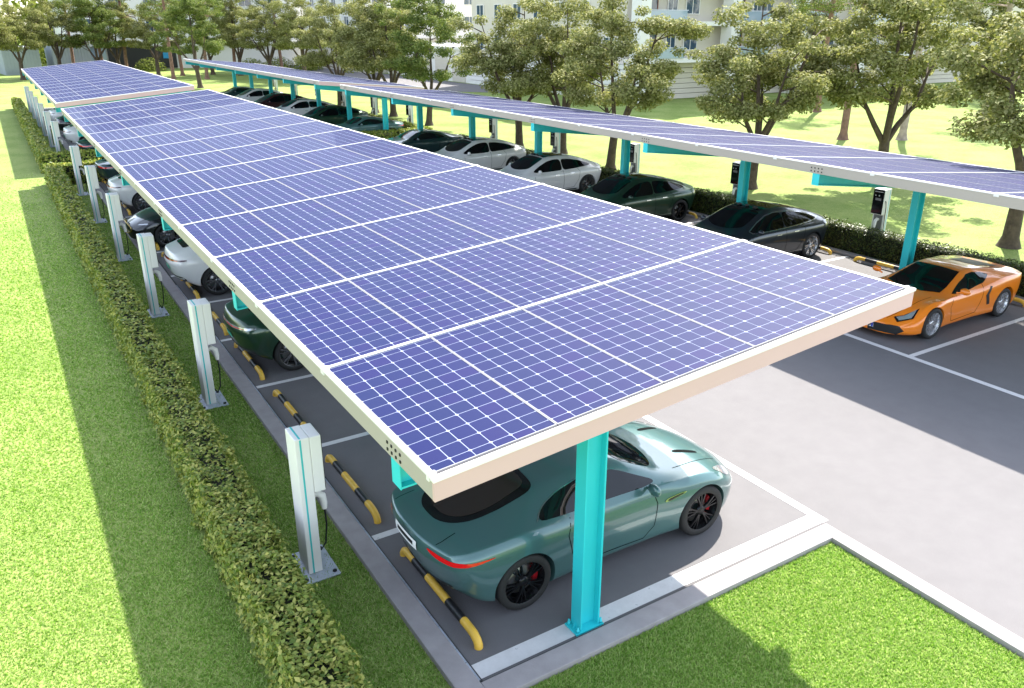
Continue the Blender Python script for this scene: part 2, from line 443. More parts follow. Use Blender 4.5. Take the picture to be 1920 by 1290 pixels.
def carport(label, xlow, xhigh, zlow, zhigh, y0, rows, colx, cols, detail):
    """xlow/xhigh: low and high long edges of the panel field; columns at colx and every y in cols"""
    t = thing('solar_carport', label, 'carport', ((xlow+xhigh)/2, y0, 0), 0, 'solar carports over the parking bays')
    ox, oy = t.location.x, t.location.y
    sgn = 1 if xhigh > xlow else -1
    ang = math.atan2(zhigh-zlow, abs(xhigh-xlow))
    roty = -ang*sgn
    y1 = y0 + rows*ROWP
    M = Matrix.Rotation(roty, 4, 'Y')
    def surf(x, dz=0.0):
        f = (x-xlow)/(xhigh-xlow); return zlow + f*(zhigh-zlow) + dz
    up = M @ Vector((0,0,1))
    xs = [min(xlow,xhigh) + (abs(xhigh-xlow)-5*COLW)/2 + COLW*(i+0.5) for i in range(5)]
    allc = []; panels = {}
    for r in range(rows):
        for c in range(5):
            x = xs[c]; y = y0 + (r+0.5)*ROWP
            o = link('solar_panel', PANEL, t, (x-ox, y-oy, surf(x)), (0, roty, 0))
            panels[(r,c)] = o
            PMt = Matrix.Translation((x, y, surf(x))) @ M
            for (cx,cy,k) in CELLS: allc.append((r,c,cx,cy,k,PMt))
    single = set()
    if detail:
        camp = Vector((0,0,6))
        order = sorted(range(len(allc)), key=lambda i: (allc[i][4] != 'full')*0.0 + (allc[i][5] @ Vector((allc[i][2],allc[i][3],0)) - camp).length)
        single = set(order[:300])
        for i in order[:300]:
            r,c,cx,cy,k,_ = allc[i]
            link('solar_cell', CELLM[k], panels[(r,c)], (cx, cy, 0.0006))
    b = MB()
    for i,(r,c,cx,cy,k,PMt) in enumerate(allc):
        if i in single: continue
        b.add([((PMt @ Vector((x,y,0.0016))) - Vector((ox,oy,0)))[:] for x,y in cell_pts(cx,cy,k)], [tuple(range(8 if k=='full' else 6))])
    s = obj('solar_cells', b, 'cell', t, fixn=False); s['kind'] = 'stuff'
    # fascia: two long edges, two ends, with a white cap rail above each
    FH = 0.195
    xa, xb = min(xlow,xhigh), max(xlow,xhigh)
    zl = lambda x: surf(x)
    for (nm, xx, side) in (('edge_fascia', xa, -1), ('edge_fascia', xb, 1)):
        f = MB(); z = surf(xx)
        x0_, x1_ = (xx-0.035, xx) if side < 0 else (xx, xx+0.035)
        f.box(x0_-ox, x1_-ox, -0.029, y1-oy+0.029, z-FH, z-0.019)
        o = obj(nm, f, 'fascia_tan_shade', t)
        q = MB(); q.bbox(min(x0_,x1_)-0.010-ox, max(x0_,x1_)+0.010-ox, -0.045, y1-oy+0.045, z-0.018, z+0.006, 0.004)
        obj('cap_rail', q, 'white_paint', t)
        cl = MB()
        for r in range(rows+1):
            yc = y0 + r*ROWP - oy
            cl.bbox(min(x0_,x1_)-0.014-ox, max(x0_,x1_)+0.022-ox, yc-0.045 if r else yc, yc+0.045, z-0.05, z+0.014, 0.004)
        cc = obj('panel_clamps', cl, 'white_paint', t); cc['kind'] = 'stuff'
        bl = MB()
        for yc in cols:
            for i in range(4):
                for j in range(2):
                    yb = yc - oy - 0.13 + i*0.085; zb = z - 0.085 - j*0.065
                    xo = (x0_ - 0.008) if side < 0 else x1_
                    bl.box(xo-ox, xo+0.008-ox, yb-0.011, yb+0.011, zb-0.012, zb+0.012)
        bo = obj('fascia_bolts', bl, 'bolt_dark', t); bo['kind'] = 'stuff'
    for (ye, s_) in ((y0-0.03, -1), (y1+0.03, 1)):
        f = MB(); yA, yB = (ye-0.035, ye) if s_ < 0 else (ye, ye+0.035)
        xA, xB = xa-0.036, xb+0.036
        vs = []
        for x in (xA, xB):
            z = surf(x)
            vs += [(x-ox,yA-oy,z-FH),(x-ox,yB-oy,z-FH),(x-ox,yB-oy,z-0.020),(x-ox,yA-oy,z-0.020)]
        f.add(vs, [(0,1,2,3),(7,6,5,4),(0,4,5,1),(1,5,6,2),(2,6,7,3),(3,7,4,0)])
        obj('end_fascia', f, 'fascia_pink_shade', t)
        f = MB(); vs = []
        for x in (xA-0.01, xB+0.01):
            z = surf(x)
            vs += [(x-ox,yA-oy-0.012,z-0.020),(x-ox,yB-oy+0.012,z-0.020),(x-ox,yB-oy+0.012,z+0.007),(x-ox,yA-oy-0.012,z+0.007)]
        f.add(vs, [(0,1,2,3),(7,6,5,4),(0,4,5,1),(1,5,6,2),(2,6,7,3),(3,7,4,0)])
        obj('cap_rail', f, 'white_paint', t)
    # cover rails over the joints between panel rows
    for r in range(1, rows):
        f = MB(); vs = []; yc = y0 + r*ROWP - oy
        for x in (xa+0.02, xb-0.02):
            z = surf(x)
            vs += [(x-ox,yc-0.026,z-0.03),(x-ox,yc+0.026,z-0.03),(x-ox,yc+0.026,z+0.012),(x-ox,yc-0.026,z+0.012)]
        f.add(vs, [(0,1,2,3),(7,6,5,4),(0,4,5,1),(1,5,6,2),(2,6,7,3),(3,7,4,0)])
        obj('cover_rail', f, 'rail_grey', t)
    # purlins under the panels
    for i in range(6):
        x = xa + 0.2 + i*(xb-xa-0.4)/5
        f = MB(); z = surf(x) - 0.05
        f.box(x-0.03-ox, x+0.03-ox, 0.02, y1-oy-0.02, z-0.13, z); obj('purlin', f, 'teal_steel', t)
    # rafters and columns
    for k, yc in enumerate(cols):
        f = MB()
        e0, e1 = xlow - sgn*0.02, xhigh + sgn*0.02
        drop = 0.19
        def pr(x, dz): return (x-ox, yc-oy, surf(x)+dz)
        # tapered I rafter: deep at the column, shallower at the tips
        segs = [(e0, 0.25), (colx - sgn*0.2, 0.34), (colx + sgn*0.2, 0.34), (e1, 0.24)]
        top = -drop
        for (xA,hA),(xB,hB) in zip(segs[:-1], segs[1:]):
            for (w, dz0f, dz1f) in ((0.16, 0.0, None), (0.16, None, 0.0), (0.014, 'web', 'web')):
                vs = []
                for (x,h) in ((xA,hA),(xB,hB)):
                    zt = surf(x)+top; zb = zt - h
                    if dz0f == 0.0: z0_, z1_ = zt-0.018, zt
                    elif dz1f == 0.0: z0_, z1_ = zb, zb+0.018
                    else: z0_, z1_ = zb+0.018, zt-0.018
                    vs += [(x-ox,yc-oy-w/2,z0_),(x-ox,yc-oy+w/2,z0_),(x-ox,yc-oy+w/2,z1_),(x-ox,yc-oy-w/2,z1_)]
                f.add(vs, [(0,1,2,3),(7,6,5,4),(0,4,5,1),(1,5,6,2),(2,6,7,3),(3,7,4,0)])
        for (x,h) in ((e0,0.25),(e1,0.24)):
            zt = surf(x)+top
            xo = x + (-0.008 if x == min(e0,e1) else 0.008)
            f.box(min(x,xo)-ox, max(x,xo)-ox, yc-oy-0.085, yc-oy+0.085, zt-h-0.004, zt+0.004)
        obj('rafter', f, 'teal_steel', t)
        cm = MB(); zc = surf(colx) - drop - 0.34 + 0.02
        ibeam(cm, (colx-ox,yc-oy,0.03), (colx-ox,yc-oy,zc), 0.17, 0.25, 0.020, 0.012, (1,0,0))
        co = obj('column', cm, 'teal_steel', t)
        bp_ = MB(); bp_.bbox(colx-ox-0.19, colx-ox+0.17, yc-oy-0.11, yc-oy+0.11, 0.012, 0.035, 0.004)
        for sx in (-1,1):
            bp_.add([(colx-ox+sx*x_, yc-oy-0.006+yy_, z_) for yy_ in (0,0.012) for (x_,z_) in ((0.126,0.035),(0.165,0.035),(0.126,0.12))], [(0,1,2),(5,4,3),(0,3,4,1),(1,4,5,2),(2,5,3,0)])
        obj('base_plate', bp_, 'teal_steel', co)
        bt = MB()
        for sx in (-0.155, 0.145):
            for sy in (-0.08, 0.08):
                bt.lathe_y([(0,0.0),(0.019,0.0),(0.019,0.03),(0.012,0.031),(0.012,0.06),(0,0.06)], 8)
                n_ = 48
                for q in range(len(bt.v)-n_, len(bt.v)):
                    x_,y_,z_ = bt.v[q]; bt.v[q] = (colx-ox+sx+x_, yc-oy+sy+z_, 0.035+y_)
        bo = obj('anchor_bolts', bt, 'teal_steel', co); bo['kind'] = 'stuff'
    return t

LOWL, HIGHL, ZL, ZH = 2.27, 7.955, 2.85, 3.36
LOWR, HIGHR = 19.69, 14.0
colys1 = [Y0 + 2*BP*k for k in range(6)] + [BLK1_END]
colys2 = [BLK2 + 2*BP*k for k in range(6)] + [BLK2+12*BP]
YA1, YA2 = 4.77, 40.8
carport('blue solar panel carport over the near left parking row, closest to the camera', LOWL, HIGHL, ZL, ZH, YA1, 14, 4.30, colys1, True)
carport('far left solar panel carport beyond the hedge gap, behind the near left one', LOWL, HIGHL, ZL, ZH, YA2, 14, 4.30, colys2, False)
carport('right solar panel carport over the row with the orange sports car', LOWR, HIGHR, ZL, ZH, YA1, 14, 17.72, [y+0.02 for y in colys1], False)
carport('far right solar panel carport whose end tops a row of distant dark cars', LOWR, HIGHR, ZL, ZH, YA2, 14, 17.72, colys2, False)

# ------------------------------------------------------------------ chargers
def charger_parts():
    P = {}
    b = MB(); b.bbox(-0.22,0.22,-0.33,0.33,0.004,0.022,0.004); P['base_plate'] = b.mesh('base_plate', ['galv'])
    b = MB()
    for sx in (-0.17,0.17):
        for sy in (-0.26,0.26):
            b.lathe_y([(0,0.0),(0.026,0.0),(0.026,0.016),(0,0.016)], 8)
            for q in range(len(b.v)-32, len(b.v)):
                x_,y_,z_ = b.v[q]; b.v[q] = (sx+x_, sy+z_, 0.022+y_)
    P['anchor_bolts'] = b.mesh('anchor_bolts', ['bolt_dark'])
    b = MB(); b.bbox(-0.11,0.055,-0.175,0.175,0.022,1.79,0.012); P['post'] = b.mesh('post', ['white_paint'])
    b = MB(); b.bbox(0.055,0.185,-0.175,0.175,1.08,1.785,0.014); P['head'] = b.mesh('head', ['white_paint'])
    b = MB(); b.bbox(0.184,0.192,-0.165,0.165,1.10,1.77,0.003); P['screen'] = b.mesh('screen', ['black_gloss'])
    b = MB()
    for yy_ in (-0.09, 0.02): b.box(0.192,0.194,yy_-0.018,yy_+0.018,1.585,1.621)
    b.box(0.192,0.194,-0.125,0.125,1.70,1.72)
    P['indicator_lights'] = b.mesh('indicator_lights', ['screen_print'])
    b = MB(); b.box(0.192,0.1945,-0.085,0.095,1.47,1.54); P['display'] = b.mesh('display', ['grey_metal'])
    b = MB()
    for sy in (-1,1):
        b.box(-0.060,-0.040,sy*0.1752-0.002,sy*0.1752+0.002,0.03,1.78)
    b.box(-0.060,-0.040,-0.165,0.165,1.789,1.7925)
    P['stripe'] = b.mesh('stripe', ['stripe_teal'])
    b = MB(); b.box(0.0555,0.060,-0.13,0.13,0.05,1.06); P['front_panel'] = b.mesh('front_panel', ['grey_metal'])
    b = MB(); b.tube([(0.055,0.02,0.93),(0.13,0.02,0.95),(0.19,0.02,0.90),(0.205,0.02,0.80),(0.205,0.02,0.72)], [0.035,0.042,0.045,0.04,0.03], 10)
    P['plug_holster'] = b.mesh('plug_holster', ['white_paint'])
    b = MB(); b.tube([(0.205,0.02,0.73),(0.215,0.03,0.5),(0.20,0.09,0.2),(0.16,0.17,0.06),(0.09,0.23,0.16),(0.08,0.225,0.7),(0.10,0.215,1.3),(0.11,0.195,1.45),(0.11,0.17,1.47)], 0.011, 8)
    P['cable'] = b.mesh('cable', ['black_plastic'])
    return P
CHP = charger_parts()
def charger(x, y, rz, label, group):
    t = thing('charging_post', label, 'charging station', (x,y,0), rz, group)
    for nm, me in CHP.items():
        o = link(nm, me, t)
        if nm == 'anchor_bolts' : o['kind'] = 'stuff'
    return t
for k in range(6):
    lab = ['white charging post nearest the camera, on a bolted plate beside the hedge', 'white charging post behind the dark green car, second along the left hedge',
           'white charging post standing behind the near white car in the left row', 'white charging post in front of the black car with gold trim',
           'white charging post behind the second white car in the left row', 'white charging post just before the near cross hedge on the left'][k]
    charger(2.165, 7.98+2*BP*k, 0, lab, 'charging posts along the left hedge')
for k in range(6):
    charger(2.165, BLK2+0.5*2*BP+2*BP*k, 0, '%s white charging post beyond the left cross hedges, counted from the near one' % ORD[k], 'charging posts along the left hedge')
for k in range(6):
    lab = ['', 'black-screened charging post nearest the orange car, in the right hedge', 'black-screened charging post behind the black sedan, second along the right hedge',
           'black-screened charging post between the dark green car and the near right white car', 'black-screened charging post behind the second white car of the right row',
           'black-screened charging post behind the dark teal coupe at the right row end'][k]
    if k: charger(20.42, 8.15+2*BP*k, math.pi, lab, 'charging posts along the right hedge')
for k in range(6):
    charger(20.42, BLK2+BP+2*BP*k, math.pi, '%s charging post under the far right carport, counted from the near end' % ORD[k], 'charging posts along the right hedge')

# ------------------------------------------------------------------ wheel stops
def wheel_stop_parts():
    L, r, z = 1.84, 0.047, 0.115
    def arc(y0, s):
        return [(0, y0 - s*0.0, 0.0), (0, y0, 0.03), (0, y0+s*0.03, 0.075), (0, y0+s*0.10, 0.107), (0, y0+s*0.2, z)]
    a = MB(); path = arc(-L/2, 1) + arc(L/2, -1)[::-1]
    a.tube(path, r, 12); bar = a.mesh('bar', ['yellow_paint'])
    b = MB(); b.tube([(0,-0.60,z),(0,-0.25,z)], r+0.0012, 12); b2 = b.mesh('black_band', ['black_band'])
    return bar, b2
WS_BAR, WS_BAND = wheel_stop_parts()
def wheel_stop(x, y, label, group):
    o = link('wheel_stop', WS_BAR, None, (x,y,0.012)); tag(o, label, 'wheel stop', group)
    link('black_band', WS_BAND, o); link('black_band', WS_BAND, o, (0,0.85,0))
    return o
WSL = {0: 'behind the teal coupe', 3: 'behind the dark green left-row car', 5: 'behind the near left white car', 7: 'at the nose of the black car', 9: 'behind the second left white car', 11: 'behind the dark teal left-row car'}
for k in range(12):
    where = WSL.get(k, 'in the %s, empty bay of the left row' % ORD[k])
    wheel_stop(3.16, Y0+(k+0.5)*BP-0.1, 'yellow and black tube wheel stop '+where, 'wheel stops in the left row')
WSR = {1: 'at the tail of the orange sports car', 3: 'behind the black sedan', 5: 'behind the dark green car', 7: 'behind the near right white car', 9: 'behind the second right white car', 11: 'behind the dark teal coupe in the right row'}
for k in range(0, 12):
    where = WSR.get(k, 'in the %s, empty bay of the right row' % ORD[k])
    wheel_stop(19.06, Y0+(k+0.5)*BP+0.06, 'yellow and black tube wheel stop '+where, 'wheel stops in the right row')

# ------------------------------------------------------------------ cars
def interp(keys):
    xs = [k[0] for k in keys]; ys = [k[1] for k in keys]; n = len(xs)
    d = [(ys[i+1]-ys[i])/(xs[i+1]-xs[i]) for i in range(n-1)]
    m = [d[0]] + [0 if d[i-1]*d[i] <= 0 else 2*d[i-1]*d[i]/(d[i-1]+d[i]) for i in range(1, n-1)] + [d[-1]]
    def f(x):
        if x <= xs[0]: return ys[0]
        if x >= xs[-1]: return ys[-1]
        i = 0
        while x > xs[i+1]: i += 1
        h = xs[i+1]-xs[i]; t = (x-xs[i])/h
        return (2*t**3-3*t**2+1)*ys[i] + (t**3-2*t**2+t)*h*m[i] + (-2*t**3+3*t**2)*ys[i+1] + (t**3-t**2)*h*m[i+1]
    return f
def catmull(P, n):
    out = []
    P = [np.array(p, float) for p in P]
    Q = [2*P[0]-P[1]] + P + [2*P[-1]-P[-2]]
    for i in range(1, len(Q)-2):
        p0,p1,p2,p3 = Q[i-1],Q[i],Q[i+1],Q[i+2]
        # centripetal parametrisation keeps corners from overshooting
        t0 = 0; t1 = t0+max(1e-4,np.linalg.norm(p1-p0))**0.5; t2 = t1+max(1e-4,np.linalg.norm(p2-p1))**0.5; t3 = t2+max(1e-4,np.linalg.norm(p3-p2))**0.5
        for k in range(n):
            t = t1+(t2-t1)*k/n
            A1 = (t1-t)/(t1-t0)*p0+(t-t0)/(t1-t0)*p1; A2 = (t2-t)/(t2-t1)*p1+(t-t1)/(t2-t1)*p2; A3 = (t3-t)/(t3-t2)*p2+(t-t2)/(t3-t2)*p3
            B1 = (t2-t)/(t2-t0)*A1+(t-t0)/(t2-t0)*A2; B2 = (t3-t)/(t3-t1)*A2+(t-t1)/(t3-t1)*A3
            out.append((t2-t)/(t2-t1)*B1+(t-t1)/(t2-t1)*B2)
    out.append(P[-1]); return out

def build_body(S):
    fn = {k: interp(S[k]) for k in ('hw','zb','zs','zt','hs','wt','cr')}
    x0, x1 = S['hw'][0][0], S['hw'][-1][0]
    xs = []
    N = 64
    for i in range(N+1):
        u = i/N
        u = u + 0.10*math.sin(2*math.pi*u)*-1*0.9/ (2*math.pi) * 6 * 0.5 if False else u
        xs.append(x0+(x1-x0)*u)
    xs = sorted(set(xs + [x0+0.012, x0+0.03, x1-0.012, x1-0.03]))
    bm = bmesh.new(); rings = []
    def section(x):
        hw, zb, zs, zt, hs, wt, cr = (fn[k](x) for k in ('hw','zb','zs','zt','hs','wt','cr'))
        zm = zb + 0.55*(zs-zb)
        half = [(0.0,zb),(hw*0.80,zb),(hw*0.955,zb+0.05),(hw*0.985,zb+0.30*(zs-zb)),(hw,zm),(hw*0.982,zs-0.13*(zs-zb)),(hw*(0.35*0.982+0.65*hs)+0.004,zs-0.026),(hw*hs,zs),(hw*hs-0.25*(hw*hs-hw*wt)*min(1.0,0.12/max(0.02,hw*hs-hw*wt)),zs+0.25*(zt-cr-zs)*min(1.0,0.12/max(0.02,hw*hs-hw*wt))+0.002),(hw*wt,zt-cr),(hw*wt*0.62,zt-cr*0.28),(0.0,zt)]
        return catmull(half, 4)
    def warp(x, y, z):
        L = x1-x0; W_ = max(k[1] for k in S['hw'])
        ff = max(0.0, (x-(x1-0.9))/0.9); fr = max(0.0, ((x0+0.7)-x)/0.7)
        q = min(1.0, abs(y)/W_)
        x = x - ff*ff*S['fplan']*q**2.4 + fr*fr*S['rplan']*q**2.4
        # the nose and tail lean: lower parts tuck in
        x = x - ff*S['flean']*max(0.0, (z-S['fz'])) + fr*S['rlean']*max(0.0, (z-S['rz']))
        x = x - ff*S.get('ftuck',0.25)*max(0.0, S['fz']-z)*0.6 + fr*S.get('rtuck',0.35)*max(0.0, S['rz']-z)*0.6
        return (x, y, z)
    m = None
    for x in xs:
        sc = 1.0
        e = min(x-x0, x1-x)
        if e < 0.03: sc = 0.955 + 0.045*math.sqrt(max(0,1-(1-e/0.03)**2))
        sec = section(x); zc = 0.5*(sec[0][1]+sec[-1][1])
        pts = [(p[0]*sc, zc+(p[1]-zc)*sc) for p in sec]
        full = pts + [(-p[0],p[1]) for p in pts[-2:0:-1]]
        m = len(full)
        rings.append([bm.verts.new(warp(x, p[0], p[1])) for p in full])
    for a,b in zip(rings[:-1], rings[1:]):
        for k in range(m): bm.faces.new((a[k], a[(k+1)%m], b[(k+1)%m], b[k]))
    for rg, x, flip in ((rings[0], xs[0], True), (rings[-1], xs[-1], False)):
        prev = rg; sec = section(x); zc = 0.5*(sec[0][1]+sec[-1][1])
        base = [(p[0]*0.955, zc+(p[1]-zc)*0.955) for p in sec]; base = base + [(-p[0],p[1]) for p in base[-2:0:-1]]
        for s_ in (0.8, 0.55, 0.3, 0.1):
            cur = [bm.verts.new(warp(x, p[0]*s_, zc+(p[1]-zc)*s_)) for p in base]
            for k in range(m):
                f = (prev[k], prev[(k+1)%m], cur[(k+1)%m], cur[k]); bm.faces.new(f if not flip else f[::-1])
            prev = cur
        bm.faces.new(prev if not flip else prev[::-1])
    bmesh.ops.recalc_face_normals(bm, faces=bm.faces[:])
    me = bpy.data.meshes.new('car_body_raw'); bm.to_mesh(me); bm.free()
    return me, fn

def cut_arches(me, S):
    o = link('tmp_body', me)
    b = bmesh.new()
    for ax, rr in ((0.0, S['ra_r']), (S['wb'], S['ra_f'])):
        for s_ in (-1,1):
            M = Matrix.Translation((ax, s_*1.0, S['wr'])) @ Matrix.Rotation(R(90), 4, 'X')
            bmesh.ops.create_cone(b, cap_ends=True, segments=48, radius1=rr, radius2=rr, depth=0.62, matrix=M)
    bmesh.ops.recalc_face_normals(b, faces=b.faces[:])
    cm = bpy.data.meshes.new('tmp_cut'); b.to_mesh(cm); b.free()
    c = link('tmp_cut', cm)
    md = o.modifiers.new('b','BOOLEAN'); md.operation = 'DIFFERENCE'; md.object = c; md.solver = 'EXACT'
    dg = bpy.context.evaluated_depsgraph_get(); dg.update()
    res = bpy.data.meshes.new_from_object(o.evaluated_get(dg))
    bpy.data.objects.remove(o); bpy.data.objects.remove(c)
    return res

def patch(bvh, pts, d, off=0.004, res=0.045, mirror=False, rounded=True):
    """conform a polygon (3D points) to the body by casting along -d; returns vertices and faces of a thin shell"""
    d = Vector(d).normalized(); u = d.orthogonal().normalized()
    if abs(d.z) < 0.9:
        u = Vector((0,0,1)).cross(d).normalized()
    v = d.cross(u)
    P2 = [(Vector(p).dot(u), Vector(p).dot(v)) for p in pts]
    if rounded and len(P2) > 4:                          # round the corners a little
        for it in range(2):
            Q = []
            for i in range(len(P2)):
                a, c = Vector(P2[i]), Vector(P2[(i+1)%len(P2)])
                f = min(0.25, 0.06/max(1e-6, (c-a).length)) if it == 0 else 0.25 if (c-a).length < 0.2 else min(0.25, 0.04/(c-a).length)
                Q += [tuple(a+(c-a)*f), tuple(a+(c-a)*(1-f))]
            P2 = Q
    bd = []
    for i in range(len(P2)):
        a = Vector(P2[i]); c = Vector(P2[(i+1)%len(P2)]); n = max(1, int((c-a).length/res))
        for k in range(n): bd.append(a+(c-a)*(k/n))
    nb = len(bd)
    xs = [p.x for p in bd]; ys = [p.y for p in bd]
    def inside(x,y):
        r = False; j = nb-1
        for i in range(nb):
            if (ys[i] > y) != (ys[j] > y) and x < (xs[j]-xs[i])*(y-ys[i])/(ys[j]-ys[i])+xs[i]: r = not r
            j = i
        return r
    inner = []
    x = min(xs)+res/2
    while x < max(xs):
        y = min(ys)+res/2
        while y < max(ys):
            if inside(x,y) and min((Vector((x,y))-q).length for q in bd) > res*0.45: inner.append(Vector((x,y)))
            y += res
        x += res
    out = delaunay_2d_cdt(bd+inner, [(i,(i+1)%nb) for i in range(nb)], [], 1, 1e-5)
    vs, fs = out[0], out[2]
    V3 = []; ok = []
    for p_ in vs:
        o = u*p_.x + v*p_.y + d*6.0
        h = bvh.ray_cast(o, -d)
        if h[0] is None: V3.append((0,0,0)); ok.append(False)
        else:
            n = h[1]
            if n.dot(d) < 0: n = -n
            V3.append((h[0] + n*off)[:]); ok.append(True)
    F = [tuple(f) for f in fs if all(ok[i] for i in f)]
    # drop faces that jump across a gap
    def good(f):
        for i in range(len(f)):
            if (Vector(V3[f[i]])-Vector(V3[f[(i+1)%len(f)]])).length > res*6: return False
        return True
    F = [f for f in F if good(f)]
    if mirror:
        V3 = [(x_,-y_,z_) for x_,y_,z_ in V3]; F = [f[::-1] for f in F]
    return V3, F

def strip_poly(pl, w):
    """thin ribbon polygon around a polyline of 3D points that lies near a plane (for seams); returns quads list"""
    return [(pl[i], pl[i+1], w) for i in range(len(pl)-1)]

CARS = {}
def wheel_meshes(S, style):
    R_, w = S['wr'], S['ww']; rim = R_*0.76
    t = MB(); t.lathe_y([(rim*0.97,-w/2+0.01),(rim*1.01,-w/2),(R_*0.93,-w/2),(R_*0.985,-w/2+0.02),(R_,-w/2+0.05),(R_,w/2-0.05),(R_*0.985,w/2-0.02),(R_*0.93,w/2),(rim*1.01,w/2),(rim*0.97,w/2-0.01)], 40)
    tyre = t.mesh('wheel', ['rubber'])
    r = MB()
    r.lathe_y([(rim*0.96,-w/2+0.012),(rim*1.0,-w/2+0.004),(rim*1.0,-w/2+0.03),(rim*0.93,-w/2+0.05),(rim*0.90,w/2-0.02)], 40)      # barrel; outer face at -Y
    hub_y = -w/2+0.035
    r.lathe_y([(0.0,hub_y-0.012),(0.035,hub_y-0.010),(0.065,hub_y),(0.07,hub_y+0.03)], 20)
    def spoke(a0, a1, w0, w1):
        def pt(rr, a, off, y): 
            return (rr*math.cos(a)-off*math.sin(a), y, rr*math.sin(a)+off*math.cos(a))
        vs = []
        for rr, a, ww, y in ((0.045,a0,w0,hub_y-0.002),(rim*0.5,(a0+a1)/2,(w0+w1)/2,hub_y-0.012),(rim*0.95,a1,w1,hub_y-0.014)):
            vs += [pt(rr,a,-ww,y+0.03),pt(rr,a,-ww*0.7,y),pt(rr,a,ww*0.7,y),pt(rr,a,ww,y+0.03)]
        fs = []
        for i in range(2):
            for k in range(3): fs.append((i*4+k,i*4+k+1,(i+1)*4+k+1,(i+1)*4+k))
        r.add(vs, fs)
    if style == 'twin5':
        for k in range(5):
            a = 2*math.pi*k/5+0.3
            spoke(a-0.10,a-0.26,0.013,0.012); spoke(a+0.10,a+0.26,0.013,0.012); spoke(a, a, 0.010, 0.008)
    elif style == 'multi':
        for k in range(14): spoke(2*math.pi*k/14, 2*math.pi*k/14+0.05, 0.012, 0.008)
    else:
        for k in range(6):
            a = 2*math.pi*k/6
            spoke(a, a+0.12, 0.030, 0.020)
            spoke(a+0.06, a+0.42, 0.010, 0.010)
    rimm = r.mesh('rim', [S['rim']], fixn=False)
    d = MB(); d.lathe_y([(0.06,0.005),(rim*0.74,0.005),(rim*0.74,0.03),(0.06,0.03)], 32); disc = d.mesh('brake_disc', ['disc'])
    c = MB()
    vs = []
    for a in np.linspace(R(-25), R(35), 7):
        for rr, y in ((rim*0.60,-0.03),(rim*0.82,-0.03),(rim*0.82,0.04),(rim*0.60,0.04)):
            vs.append((rr*math.cos(a), y, rr*math.sin(a)))
    fs = [(0,1,2,3),(27,26,25,24)]
    for i in range(6):
        for k in range(4): fs.append((i*4+k,i*4+(k+1)%4,(i+1)*4+(k+1)%4,(i+1)*4+k))
    c.add(vs, fs); cal = c.mesh('brake_caliper', [S['caliper']])
    return tyre, rimm, disc, cal

def define_car(name, S):
    raw, fn = build_body(S)
    body = cut_arches(raw, S)
    bm = bmesh.new(); bm.from_mesh(body)
    for f in bm.faces:
        c = f.calc_center_median()
        for ax, rr in ((0.0,S['ra_r']),(S['wb'],S['ra_f'])):
            dd = math.hypot(c.x-ax, c.z-S['wr'])
            if abs(c.y) > 0.64 and dd < rr*1.004 and (abs(dd-rr) < 0.02 or abs(abs(c.y)-0.69) < 0.02) and abs(abs(f.normal.y)) < 1.1:
                n = f.normal
                radial = Vector((ax-c.x,0,S['wr']-c.z)).normalized() if dd > 1e-4 else Vector((0,0,0))
                if n.dot(radial) > 0.7 or (abs(n.y) > 0.9 and abs(abs(c.y)-0.69) < 0.02): f.material_index = 1
        if f.normal.z < -0.9 and c.z < 0.4: f.material_index = 1
        f.smooth = True
    bm.to_mesh(body); bm.free()
    body.materials.clear(); body.materials.append(MATS['paint_teal']); body.materials.append(MATS['black_plastic'])
    body.name = 'body'
    try: body.set_sharp_from_angle(angle=R(38))
    except Exception: pass
    bvh = BVHTree.FromPolygons([v.co[:] for v in raw.vertices], [tuple(p_.vertices) for p_ in raw.polygons])
    parts = [('body', body, None)]
    for (nm, m_, polys, off) in S['patches']:
        # polys: list of (points, direction, mirror) merged in one part
        b = MB()
        for (pts, d, mir) in polys:
            V3, F = patch(bvh, pts, d, off, S.get('res',0.05), rounded=S.get('rounded', True))
            b.add(V3, F, 0, True)
            if mir:
                b2 = MB(); b2.add([(x_,-y_,z_) for x_,y_,z_ in V3], [f[::-1] for f in F], 0, True)
                parts.append((nm, b2.mesh(nm, [m_], fixn=False), None))
        me = b.mesh(nm, [m_], fixn=False)
        parts.append((nm, me, None))
    # seams: ribbons
    b = MB()
    for (pl, d, mir, w) in S['seams']:
        for i in range(len(pl)-1):
            a, c = Vector(pl[i]), Vector(pl[i+1]); dv = Vector(d).normalized()
            s_ = (c-a).cross(dv).normalized()*w/2
            V3, F = patch(bvh, [a-s_, a+s_, c+s_, c-s_], d, 0.0025, 0.06)
            b.add(V3, F, 0, True)
            if mir: b.add([(x_,-y_,z_) for x_,y_,z_ in V3], [f[::-1] for f in F], 0, True)
    me = b.mesh('panel_gaps', ['seam'], fixn=False); parts.append(('panel_gaps', me, 'stuff'))
    for (nm, build, mats) in S['extras']:
        b = MB(); build(b); parts.append((nm, b.mesh(nm, mats), None))
    wm = wheel_meshes(S, S['wstyle'])
    CARS[name] = (S, parts, wm)

def mirror_shape(b, x, y, z, s_, sx=0.11, sy=0.10, sz=0.075):
    if True:
        bm = bmesh.new(); bmesh.ops.create_uvsphere(bm, u_segments=14, v_segments=10, radius=1.0)
        for v in bm.verts:
            k = v.co.copy()
            v.co = Vector((x + k.x*sx*(0.6 if k.x > 0 else 0.35) , s_*(y+k.y*sy*s_) if False else s_*y + k.y*sy, z + k.z*sz))
        b.bm(bm, 0, True)
        b.tube([(x+0.03, s_*(y-0.16), z-0.055),(x+0.02, s_*(y-0.05), z-0.03)], 0.018, 8)

